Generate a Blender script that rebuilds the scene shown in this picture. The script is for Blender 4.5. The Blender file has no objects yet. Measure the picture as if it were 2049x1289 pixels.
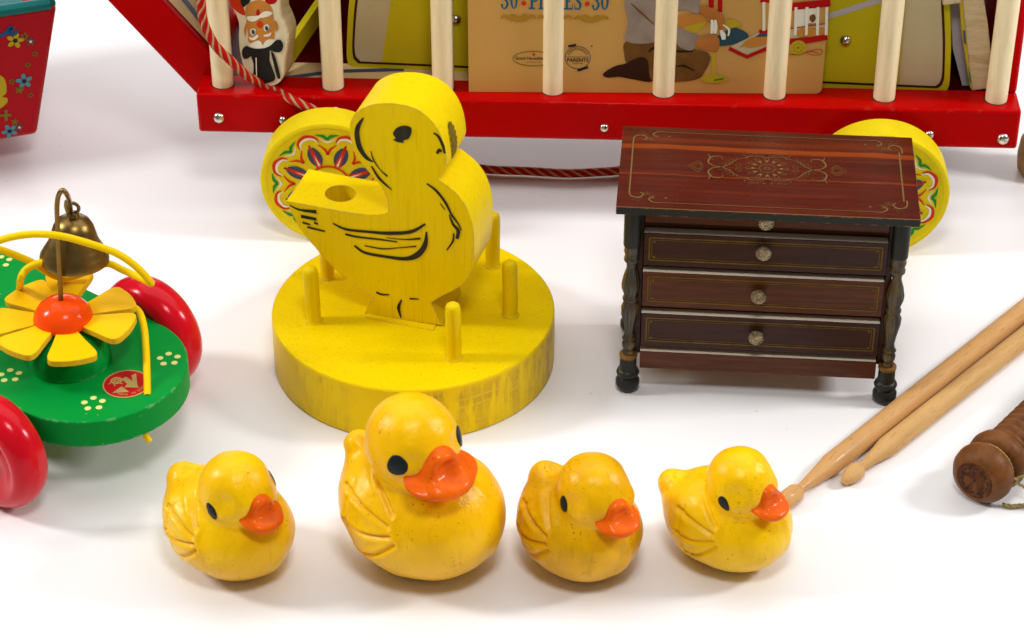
import bpy, bmesh, math, random
import numpy as np
from mathutils import Vector, Matrix, noise as mnoise
random.seed(7)
R = math.radians
sc = bpy.context.scene
COL = sc.collection
# 1 unit = 10 cm
sc.unit_settings.system = 'METRIC'; sc.unit_settings.scale_length = 0.1

# ------------------------------------------------------------------ camera
FPX, PITCH, CH = 4800.0, R(34.5), 7.49
CAM = Vector((0, -CH/math.tan(PITCH), CH))
cd = bpy.data.cameras.new('camera'); cam = bpy.data.objects.new('camera', cd); COL.objects.link(cam)
cam.location = CAM; cam.rotation_euler = (math.pi/2-PITCH, 0, 0)
cd.sensor_width = 36; cd.lens = 36*FPX/2049; cd.clip_start = .5; cd.clip_end = 200
cd.dof.use_dof = True; cd.dof.focus_distance = 12.75; cd.dof.aperture_fstop = 2.6
sc.camera = cam
# ------------------------------------------------------------------ light
w = bpy.data.worlds.new('World'); sc.world = w; w.use_nodes = True
bg = w.node_tree.nodes['Background']; bg.inputs[0].default_value = (1, .985, .975, 1); bg.inputs[1].default_value = .15
def area(name, loc, target, sx, sy, power, col=(1, 1, 1)):
    l = bpy.data.lights.new(name, 'AREA'); l.shape = 'RECTANGLE'; l.size = sx; l.size_y = sy; l.energy = power; l.color = col
    o = bpy.data.objects.new(name, l); COL.objects.link(o); o.location = loc
    o.rotation_euler = (Vector(target)-Vector(loc)).to_track_quat('-Z', 'Y').to_euler()
    return o
area('softbox_overhead', (0, 2.4, 9.5), (0, 1.6, 0), 16, 8, 640)
area('softbox_front', (.5, -6.0, 10), (0, -.4, 0), 2.2, 1.8, 400)
area('softbox_back', (0, 10, 3.2), (0, 1.0, 0), 14, 3, 380)
area('softbox_left', (-11, -.6, 8), (0, -.4, 0), 1.9, 2.5, 850)
area('softbox_right', (11, -.6, 8), (0, -.4, 0), 1.9, 2.5, 920)
vs = sc.view_settings; vs.view_transform = 'Standard'; vs.look = 'None'; vs.exposure = 0; vs.gamma = 1
vs.use_curve_mapping = False

# ------------------------------------------------------------------ projection helpers: pixel of the photograph -> point of the place
_fw = Vector((0, math.cos(PITCH), -math.sin(PITCH))); _up = Vector((0, math.sin(PITCH), math.cos(PITCH)))
def ray(x, y): return _fw + Vector((1, 0, 0))*((x-1024.5)/FPX) + _up*((644.5-y)/FPX)
def onz(x, y, z=0.0):
    d = ray(x, y); return CAM + d*((z-CAM.z)/d.z)
def onp(x, y, p, n):
    d = ray(x, y); return CAM + d*((p-CAM).dot(n)/d.dot(n))

# ------------------------------------------------------------------ materials
def mk(name):
    m = bpy.data.materials.new(name); m.use_nodes = True
    nt = m.node_tree; return m, nt, nt.nodes['Principled BSDF']
def N(nt, t, **kw):
    n = nt.nodes.new(t)
    for k, v in kw.items():
        if k in n.inputs: n.inputs[k].default_value = v
        else: setattr(n, k, v)
    return n
def coords(nt, scale=(1, 1, 1), rot=(0, 0, 0)):
    tc = N(nt, 'ShaderNodeTexCoord'); mp = N(nt, 'ShaderNodeMapping')
    mp.inputs['Scale'].default_value = scale; mp.inputs['Rotation'].default_value = rot
    nt.links.new(tc.outputs['Object'], mp.inputs['Vector']); return mp.outputs['Vector']
def noise(nt, vec, scale, detail=5, rough=.6, dist=0):
    n = N(nt, 'ShaderNodeTexNoise', Scale=scale, Detail=detail, Roughness=rough, Distortion=dist)
    nt.links.new(vec, n.inputs['Vector']); return n.outputs['Fac']
def ramp(nt, fac, stops):
    r = N(nt, 'ShaderNodeValToRGB'); e = r.color_ramp.elements
    while len(e) < len(stops): e.new(.5)
    for el, (p, c) in zip(e, stops):
        el.position = p; el.color = (*c, 1) if len(c) == 3 else c
    nt.links.new(fac, r.inputs['Fac']); return r.outputs['Color']
def mixc(nt, fac, a, b, mode='MIX'):
    m = N(nt, 'ShaderNodeMix', data_type='RGBA', blend_type=mode)
    if isinstance(fac, float): m.inputs[0].default_value = fac
    else: nt.links.new(fac, m.inputs[0])
    for s, v in ((6, a), (7, b)):
        if isinstance(v, tuple): m.inputs[s].default_value = (*v, 1)
        else: nt.links.new(v, m.inputs[s])
    return m.outputs[2]
def bump(nt, b, h, strength, dist=.01):
    n = N(nt, 'ShaderNodeBump', Strength=strength, Distance=dist)
    nt.links.new(h, n.inputs['Height']); nt.links.new(n.outputs[0], b.inputs['Normal'])
def paint(name, col, rough=.4, var=.12, vs=6, wear=None, wear_t=.68, wear_s=18, stretch=(1, 1, 1), rot=(0, 0, 0), bs=40, bstr=.15, coat=0, spec=.5, metal=0, vcol=None, specks=None, rvar=0, scratch=0, edge=None):
    m, nt, b = mk(name)
    v = coords(nt, stretch, rot); v0 = coords(nt)
    n1 = noise(nt, v, vs)
    c2 = vcol or tuple(x*.6 for x in col)
    c = mixc(nt, ramp(nt, n1, [(.35, (0, 0, 0)), (.75, (var, var, var))]), col, c2)
    if wear:
        n2 = noise(nt, v, wear_s, 8, .7)
        c = mixc(nt, ramp(nt, n2, [(wear_t, (0, 0, 0)), (wear_t+.05, (.8, .8, .8))]), c, wear)
    if specks:
        scl, th, sc_ = specks
        vo = N(nt, 'ShaderNodeTexVoronoi', Scale=scl); nt.links.new(v0, vo.inputs['Vector'])
        nm = noise(nt, v0, scl*.14, 3)
        d = N(nt, 'ShaderNodeMath', operation='MULTIPLY'); nt.links.new(ramp(nt, vo.outputs['Distance'], [(th, (1, 1, 1)), (th+.05, (0, 0, 0))]), d.inputs[0])
        nt.links.new(ramp(nt, nm, [(.52, (0, 0, 0)), (.6, (.8, .8, .8))]), d.inputs[1])
        c = mixc(nt, d.outputs[0], c, sc_)
    nt.links.new(c, b.inputs['Base Color'])
    b.inputs['Roughness'].default_value = rough; b.inputs['Metallic'].default_value = metal
    if rvar:
        nt.links.new(ramp(nt, noise(nt, v, vs*2.3), [(.3, (rough,)*3), (.75, (rough+rvar,)*3)]), b.inputs['Roughness'])
    b.inputs['Specular IOR Level'].default_value = spec if metal or name == 'white_sweep' else spec*.36; b.inputs['Coat Weight'].default_value = coat*.5; b.inputs['Coat Roughness'].default_value = .15
    if edge:
        er, ec, ea, et_ = edge
        bv = N(nt, 'ShaderNodeBevel', samples=4); bv.inputs['Radius'].default_value = er
        ge = N(nt, 'ShaderNodeNewGeometry'); dt = N(nt, 'ShaderNodeVectorMath', operation='DOT_PRODUCT')
        nt.links.new(bv.outputs[0], dt.inputs[0]); nt.links.new(ge.outputs['True Normal'], dt.inputs[1])
        em = ramp(nt, dt.outputs['Value'], [(.80, (1, 1, 1)), (.985, (0, 0, 0))]); en_ = ramp(nt, noise(nt, v0, 16, 6, .75), [(et_, (0, 0, 0)), (et_+.06, (ea,)*3)])
        mm = N(nt, 'ShaderNodeMath', operation='MULTIPLY'); nt.links.new(em, mm.inputs[0]); nt.links.new(en_, mm.inputs[1])
        c = mixc(nt, mm.outputs[0], c, ec); nt.links.new(c, b.inputs['Base Color'])
    if not metal and max(col) > 2.2*min(col):
        mx = max(col); b.inputs['Specular Tint'].default_value = tuple(.15+.85*x/mx for x in col)+(1,)
    if scratch:
        vs_ = coords(nt, (26, 26, 1.2), (0, R(38), 0)); ns = noise(nt, vs_, 2.2, 5, .7)
        c = mixc(nt, ramp(nt, ns, [(.54, (0, 0, 0)), (.70, (scratch,)*3)]), c, tuple(x*.55 for x in col)); nt.links.new(c, b.inputs['Base Color'])
        ad = N(nt, 'ShaderNodeMath', operation='ADD'); nt.links.new(ns, ad.inputs[0]); nt.links.new(noise(nt, v, bs, 6), ad.inputs[1]); bump(nt, b, ad.outputs[0], bstr)
    else: bump(nt, b, noise(nt, v, bs, 6), bstr)
    return m
def wood(name, c1, c2, c3, stretch, scale=6, rough=.5, bstr=.2, coat=0, spec=.5, pores=None):
    m, nt, b = mk(name); v = coords(nt, stretch)
    n1 = noise(nt, v, scale, 8, .65, .4)
    c = ramp(nt, n1, [(.25, c1), (.5, c2), (.75, c3)])
    if pores:
        n2 = noise(nt, v, scale*9, 5, .6)
        c = mixc(nt, ramp(nt, n2, [(.57, (0, 0, 0)), (.70, (.45, .45, .45))]), c, pores)
    nt.links.new(c, b.inputs['Base Color']); b.inputs['Roughness'].default_value = rough
    b.inputs['Coat Weight'].default_value = coat*.4; b.inputs['Specular IOR Level'].default_value = spec*.32
    bump(nt, b, noise(nt, v, scale*4, 6), bstr)
    return m
M = {}
M['ground'] = paint('white_sweep', (.888, .872, .869), rough=.32, var=.03, vs=1.5, bs=30, bstr=.01, spec=.5, specks=(7, .03, (.60, .57, .55)))
M['red'] = paint('red_lacquer', (.46, .0003, .0008), rough=.34, var=.25, vs=3, bs=25, bstr=.05, coat=.12, spec=.3, rvar=.12, edge=(.03, (.42, .12, .07), .8, .56), specks=(10, .035, (.12, .01, .005)))
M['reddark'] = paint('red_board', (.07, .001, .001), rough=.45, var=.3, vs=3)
M['cream'] = wood('cream_dowel', (.74, .58, .32), (.86, .71, .44), (.90, .76, .50), (6, 6, .6), 5, .38, .08)
M['creamprint'] = paint('cream_card', (.66, .47, .22), rough=.6, var=.3, vs=4, specks=(60, .12, (.4, .25, .1)))
M['card'] = paint('cream_booklet_paper', (.60, .33, .085), rough=.55, var=.35, vs=2.2, vcol=(.55, .32, .12), bs=12, bstr=.12, specks=(40, .1, (.35, .2, .08)))
M['olive'] = paint('olive_yellow_board', (.58, .48, .012), rough=.45, var=.25, vs=3, bs=20, bstr=.05)
M['boardcream'] = paint('board_cream', (.55, .46, .26), rough=.5, var=.2, vs=4, specks=(50, .1, (.3, .2, .1)))
M['figcreamlit'] = paint('figure_cream_lit', (.82, .72, .50), rough=.45, var=.15, vs=6)  # lighter copy of the board cream: light on the figure put into its colour
M['black'] = paint('black_ink', (.012, .011, .009), rough=.45, var=.1)
M['blackpaint'] = paint('black_brush_paint', (.012, .012, .008), rough=.4, var=.4, vs=30, vcol=(.06, .05, .01))
M['brownline'] = paint('dark_brown_ink', (.05, .012, .01), rough=.5)
M['blueink'] = paint('blue_ink', (.01, .12, .23), rough=.5)
M['bluegrey'] = paint('blue_grey_ink', (.05, .07, .12), rough=.5)
M['redink'] = paint('red_ink', (.62, .04, .01), rough=.5)
M['redink2'] = paint('red_print', (.45, .008, .008), rough=.5)
M['goldink'] = paint('ochre_ink', (.42, .22, .02), rough=.5)
M['greenink'] = paint('green_ink', (.02, .25, .03), rough=.45)
M['whiteink'] = paint('white_ink', (.82, .77, .62), rough=.5)
M['cordcream'] = paint('cord_cream', (.44, .29, .13), rough=.7)
M['greyink'] = paint('grey_ink', (.50, .46, .46), rough=.5)
M['skin'] = paint('skin_print', (.48, .17, .04), rough=.5, var=.5, vs=12)
M['shirt'] = paint('shirt_print', (.34, .27, .22), rough=.55, var=.8, vs=7, vcol=(.20, .14, .10))
M['trousers'] = paint('trouser_print', (.19, .085, .02), rough=.55, var=.8, vs=9, vcol=(.07, .03, .008))
M['shoe'] = paint('shoe_print', (.03, .012, .006), rough=.55)
M['tealprint'] = paint('teal_print', (.03, .07, .09), rough=.55)
M['orangeprint'] = paint('orange_print', (.55, .22, .04), rough=.55)
M['yellowprint'] = paint('yellow_print', (.50, .36, .02), rough=.55)
M['metal'] = paint('nickel', (.62, .58, .50), rough=.22, var=.4, vs=20, metal=1, bs=20, bstr=.2)
M['wheel'] = paint('yellow_wheel', (.80, .62, .01), rough=.4, var=.25, vs=8, wear=(.25, .18, .01), wear_t=.70, wear_s=30, bs=50, bstr=.3)
M['duckwood'] = paint('yellow_painted_wood', (.81, .58, .0003), rough=.42, var=.25, vs=4, vcol=(.62, .39, .0003), stretch=(1, 1, .35), rot=(0, .6, 0), wear=(.35, .25, .02), wear_t=.72, wear_s=22, bs=22, bstr=.22, coat=.1, rvar=.15, scratch=.42, edge=(.025, (.50, .36, .06), .8, .46), specks=(13, .05, (.28, .18, .01)))
# worn side of the round base: paint rubbed off in upright streaks
def base_mat():
    m, nt, b = mk('worn_yellow_base')
    v = coords(nt, (5, 5, .8)); v2 = coords(nt, (1, 1, 14))
    g = ramp(nt, noise(nt, coords(nt, (1, 1, 1)), 1.6, 3), [(.42, (0, 0, 0)), (.62, (1, 1, 1))])
    s = ramp(nt, noise(nt, v, 2.6, 8, .75), [(.46, (0, 0, 0)), (.56, (1, 1, 1))])
    h = ramp(nt, noise(nt, v2, 3.5, 6, .7), [(.50, (0, 0, 0)), (.60, (1, 1, 1))])
    a = N(nt, 'ShaderNodeMath', operation='MULTIPLY'); nt.links.new(g, a.inputs[0]); nt.links.new(s, a.inputs[1])
    sep = N(nt, 'ShaderNodeSeparateXYZ'); tc = N(nt, 'ShaderNodeTexCoord'); nt.links.new(tc.outputs['Object'], sep.inputs[0])
    mr = N(nt, 'ShaderNodeMapRange'); mr.inputs[1].default_value = .319; mr.inputs[2].default_value = .285; nt.links.new(sep.outputs[2], mr.inputs[0])
    a2 = N(nt, 'ShaderNodeMath', operation='MULTIPLY'); nt.links.new(a.outputs[0], a2.inputs[0]); nt.links.new(mr.outputs[0], a2.inputs[1])
    a3 = N(nt, 'ShaderNodeMath', operation='MULTIPLY'); a3.inputs[1].default_value = .95; nt.links.new(a2.outputs[0], a3.inputs[0])
    a4 = N(nt, 'ShaderNodeMath', operation='MULTIPLY'); nt.links.new(h, a4.inputs[0]); nt.links.new(a3.outputs[0], a4.inputs[1])
    c = mixc(nt, a3.outputs[0], (.78, .54, .001), (.46, .27, .012))
    c = mixc(nt, a4.outputs[0], c, (.70, .50, .05))
    c = mixc(nt, ramp(nt, noise(nt, coords(nt), 40, 3), [(.70, (0, 0, 0)), (.74, (.5, .5, .5))]), c, (.3, .22, .02))
    nt.links.new(c, b.inputs['Base Color']); b.inputs['Roughness'].default_value = .42
    bump(nt, b, noise(nt, v, 12, 6), .25); return m
M['base'] = base_mat(); M['base'].node_tree.nodes['Principled BSDF'].inputs['Specular Tint'].default_value = (1, .7, .1, 1); M['base'].node_tree.nodes['Principled BSDF'].inputs['Specular IOR Level'].default_value = .25
def duck_mat(name, c1, c2, grime, streak, shift):
    m, nt, b = mk(name)
    tc = N(nt, 'ShaderNodeTexCoord')
    def cc(scale=(1, 1, 1), rot=(0, 0, 0)):
        mp = N(nt, 'ShaderNodeMapping'); mp.inputs['Scale'].default_value = scale; mp.inputs['Rotation'].default_value = rot; mp.inputs['Location'].default_value = (shift, shift*.7, 0)
        nt.links.new(tc.outputs['Object'], mp.inputs['Vector']); return mp.outputs['Vector']
    v0 = cc(); vb = cc((1, 1, .10), (.5, .25, 0))
    c = mixc(nt, ramp(nt, noise(nt, v0, 3.2, 4), [(.40, (0, 0, 0)), (.66, (.9, .9, .9))]), c1, c2)
    # brush streaks, thin olive grime, dark pits
    c = mixc(nt, ramp(nt, noise(nt, vb, 34, 5, .7), [(.56, (0, 0, 0)), (.70, (streak,)*3)]), c, tuple(x*.62 for x in c1))
    c = mixc(nt, ramp(nt, noise(nt, v0, 5.0, 9, .85), [(.53, (0, 0, 0)), (.70, (grime,)*3)]), c, (.42, .24, .001))
    gr = noise(nt, v0, 60, 3, .7)
    d0 = N(nt, 'ShaderNodeMath', operation='MULTIPLY'); nt.links.new(ramp(nt, gr, [(.60, (0, 0, 0)), (.66, (.8, .8, .8))]), d0.inputs[0]); nt.links.new(ramp(nt, noise(nt, v0, 4, 3), [(.55, (0, 0, 0)), (.66, (1, 1, 1))]), d0.inputs[1])
    c = mixc(nt, d0.outputs[0], c, (.26, .15, .004))
    vo = N(nt, 'ShaderNodeTexVoronoi', Scale=38); nt.links.new(v0, vo.inputs['Vector'])
    d = N(nt, 'ShaderNodeMath', operation='MULTIPLY'); nt.links.new(ramp(nt, vo.outputs['Distance'], [(.10, (1, 1, 1)), (.16, (0, 0, 0))]), d.inputs[0])
    nt.links.new(ramp(nt, noise(nt, v0, 7, 4), [(.55, (0, 0, 0)), (.60, (.9, .9, .9))]), d.inputs[1])
    c = mixc(nt, d.outputs[0], c, (.07, .045, .005))
    nt.links.new(c, b.inputs['Base Color'])
    b.inputs['Specular IOR Level'].default_value = .25; b.inputs['Coat Weight'].default_value = .34
    nt.links.new(ramp(nt, noise(nt, vb, 14, 5), [(.3, (.08,)*3), (.7, (.28,)*3)]), b.inputs['Coat Roughness'])
    b.inputs['Specular Tint'].default_value = (1, .62, .12, 1)
    nt.links.new(ramp(nt, noise(nt, v0, 9, 4), [(.3, (.30,)*3), (.7, (.50,)*3)]), b.inputs['Roughness'])
    ad = N(nt, 'ShaderNodeMath', operation='ADD'); nt.links.new(noise(nt, vb, 42, 5), ad.inputs[0]); nt.links.new(noise(nt, v0, 16, 6), ad.inputs[1])
    bump(nt, b, ad.outputs[0], .34); bump_n = [n for n in nt.nodes if n.type == 'BUMP'][0]; nt.links.new(bump_n.outputs[0], b.inputs['Coat Normal']); return m
M['duck'] = duck_mat('yellow_duck_paint', (.96, .56, .0005), (.88, .45, .0003), .45, .25, 0)
M['duckbig'] = duck_mat('golden_duck_paint', (.95, .53, .0005), (.90, .46, .0003), .22, .35, 3.1)
M['duckdark'] = duck_mat('ochre_duck_paint', (.88, .46, .0005), (.70, .32, .0003), .60, .65, 6.3)
M['ducklight'] = duck_mat('bright_duck_paint', (.97, .575, .0005), (.92, .49, .0003), .40, .20, 9.7)
M['beak'] = paint('orange_beak_paint', (.88, .14, .003), rough=.46, var=.8, vs=9, vcol=(.62, .06, .002), bs=26, bstr=.6, coat=.35, specks=(38, .16, (.25, .05, .0)), wear=(.80, .30, .01), wear_t=.66, wear_s=20)
M['eye'] = paint('black_eye_paint', (.010, .016, .014), rough=.3, var=.2, vs=20, bs=60, bstr=.3)
M['green'] = paint('green_lacquer', (.001, .26, .03), rough=.42, spec=.35, var=.25, vs=4, vcol=(.001, .19, .06), coat=.04, bs=30, bstr=.04, specks=(16, .05, (.30, .32, .05)), edge=(.02, (.35, .55, .35), .8, .52), rvar=.15)
M['wheelred'] = paint('glossy_red_wheel', (.60, .004, .014), rough=.22, var=.25, vs=3, coat=.6, bs=50, bstr=.12, stretch=(1, 1, .2))
M['petal'] = paint('yellow_petal', (.92, .53, .0005), rough=.5, var=.12, vs=10, bs=40, bstr=.08)
M['petaledge'] = paint('petal_edge', (.82, .50, .02), rough=.7, var=.4, vs=40, bs=80, bstr=.4)
M['orange'] = paint('orange_lacquer', (.90, .07, .003), rough=.2, var=.15, vs=5, coat=.5, bstr=.02)
M['brass'] = paint('aged_brass', (.28, .175, .05), rough=.34, var=.7, vs=7, vcol=(.09, .055, .018), metal=1, bs=60, bstr=.08)
M['yellowwire'] = paint('yellow_plastic_wire', (.88, .58, .004), rough=.35, var=.08)
M['stickerred'] = paint('sticker_red', (.50, .008, .012), rough=.3)
M['stickergold'] = paint('sticker_gold', (.62, .44, .14), rough=.35, metal=.4)
M['dots'] = paint('pale_yellow_dots', (.70, .68, .22), rough=.4)
M['hick'] = wood('hickory_stick', (.50, .25, .085), (.61, .33, .12), (.68, .40, .16), (1, 1, .16), 9, .42, .12, coat=.15, pores=(.26, .11, .03))
M['hick2'] = wood('pale_maple_stick', (.50, .26, .09), (.62, .36, .13), (.70, .43, .18), (1, 1, .16), 9, .5, .12, pores=(.32, .15, .05))
M['handle'] = wood('brown_turned_wood', (.065, .020, .005), (.15, .050, .010), (.23, .085, .020), (1, 1, .4), 9, .45, .2, pores=(.07, .025, .01))
M['handleend'] = wood('brown_end_grain', (.07, .020, .008), (.16, .050, .014), (.21, .068, .018), (9, 1, 1), 4, .5, .25, pores=(.04, .012, .006))
M['twine'] = paint('green_brown_twine', (.42, .31, .13), rough=.8, var=.7, vs=40, vcol=(.16, .12, .04))
M['rawwood'] = wood('raw_plywood_edge', (.52, .38, .20), (.68, .54, .33), (.74, .62, .42), (1, 1, 4), 9, .6, .25, pores=(.36, .2, .08))
M['rawwoodold'] = wood('stained_wood_edge', (.42, .29, .13), (.62, .47, .26), (.70, .55, .33), (1, 1, 6), 5, .6, .3, pores=(.28, .13, .04))
M['chestdark'] = wood('dark_mahogany', (.022, .007, .005), (.036, .011, .007), (.054, .017, .009), (.5, 1, 7), 6, .38, .08, coat=.15)
M['chestbrown'] = wood('reddish_mahogany', (.042, .012, .004), (.080, .021, .006), (.125, .036, .008), (.5, 1, 7), 6, .38, .08, coat=.15)
M['chestblack'] = paint('ebonised_edge', (.018, .020, .017), rough=.4, var=.3, vs=10, edge=(.012, (.35, .22, .12), .9, .52), wear=(.12, .08, .03), wear_t=.72, wear_s=25)
M['ledge'] = wood('worn_ledge', (.10, .045, .012), (.20, .09, .02), (.28, .13, .035), (1, 1, 1), 20, .5, .2)
M['goldline'] = paint('gold_line', (.165, .10, .028), rough=.45, var=.7, vs=25, vcol=(.14, .08, .03))
M['goldfaint'] = paint('faint_gold_line', (.17, .105, .018), rough=.45, var=.8, vs=18, vcol=(.06, .03, .01))
M['strip'] = wood('raw_drawer_edge', (.84, .68, .48), (.95, .82, .62), (.98, .88, .70), (1, 6, 1), 10, .6, .2, pores=(.3, .18, .1))
M['knob'] = paint('tarnished_knob', (.44, .36, .22), rough=.36, var=1, vs=30, vcol=(.05, .035, .015), metal=.8, bs=45, bstr=.9)
M['tinred'] = paint('tin_red', (.42, .006, .012), rough=.33, var=.3, vs=2, specks=(14, .06, (.25, .08, .02)), coat=.1, edge=(.04, (.35, .22, .10), .7, .5))
M['teal'] = paint('teal_rim', (.012, .14, .13), rough=.35, var=.3, vs=6)
M['yellowlit'] = paint('tin_yellow', (.88, .62, .01), rough=.4)
M['tinblue'] = paint('tin_blue', (.08, .26, .32), rough=.4)
M['tindeep'] = paint('tin_deep_blue', (.01, .09, .20), rough=.4)
M['tinolive'] = paint('tin_olive', (.20, .14, .02), rough=.4)
M['darkgrey'] = paint('dark_grey_wood', (.10, .09, .08), rough=.5, var=.6)
M['brownwood'] = wood('ochre_brown_wood', (.22, .12, .04), (.34, .20, .07), (.42, .26, .10), (1, 1, 1), 8, .5)
def post_mat():
    m, nt, b = mk('gilded_post')
    v = coords(nt, (14, 14, 1.2)); n1 = noise(nt, v, 1.6, 4)
    c = ramp(nt, n1, [(.44, (.020, .020, .016)), (.60, (.12, .070, .010))])
    nt.links.new(c, b.inputs['Base Color']); b.inputs['Roughness'].default_value = .38
    bump(nt, b, n1, .4); return m
M['post'] = post_mat()
def top_mat():
    m, nt, b = mk('streaked_rosewood_top')
    v = coords(nt, (.35, 9, 1)); n1 = noise(nt, v, 3.2, 8, .7)
    c = ramp(nt, n1, [(.28, (.032, .005, .004)), (.5, (.075, .009, .004)), (.75, (.13, .015, .004))])
    tc = N(nt, 'ShaderNodeTexCoord'); sep = N(nt, 'ShaderNodeSeparateXYZ'); nt.links.new(tc.outputs['Object'], sep.inputs[0])
    wob = N(nt, 'ShaderNodeMath', operation='MULTIPLY_ADD'); nt.links.new(noise(nt, coords(nt, (.8, .8, .8)), 1.5, 3), wob.inputs[0]); wob.inputs[1].default_value = .05
    nt.links.new(sep.outputs[1], wob.inputs[2])
    fine = N(nt, 'ShaderNodeMath', operation='MULTIPLY_ADD'); nt.links.new(noise(nt, coords(nt, (1, 12, 1)), 6, 4), fine.inputs[0]); fine.inputs[1].default_value = .03
    nt.links.new(wob.outputs[0], fine.inputs[2])
    k = (0, 0, 0)
    s = ramp(nt, fine.outputs[0], [(.0, k), (.150, k), (.235, k), (.243, (.9,)*3), (.253, k), (.49, k), (.50, (.85,)*3), (.535, (1,)*3), (.547, k), (.60, (.35,)*3), (.63, k)])
    c = mixc(nt, s, c, (.22, .036, .004))
    nt.links.new(c, b.inputs['Base Color'])
    nt.links.new(ramp(nt, noise(nt, coords(nt), 3, 4), [(.3, (.22,)*3), (.7, (.40,)*3)]), b.inputs['Roughness'])
    b.inputs['Specular IOR Level'].default_value = .2; b.inputs['Coat Weight'].default_value = .05; b.inputs['Coat Roughness'].default_value = .25
    bump(nt, b, noise(nt, coords(nt, (1, 14, 1)), 6, 4), .02); return m
M['top'] = top_mat()

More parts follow.
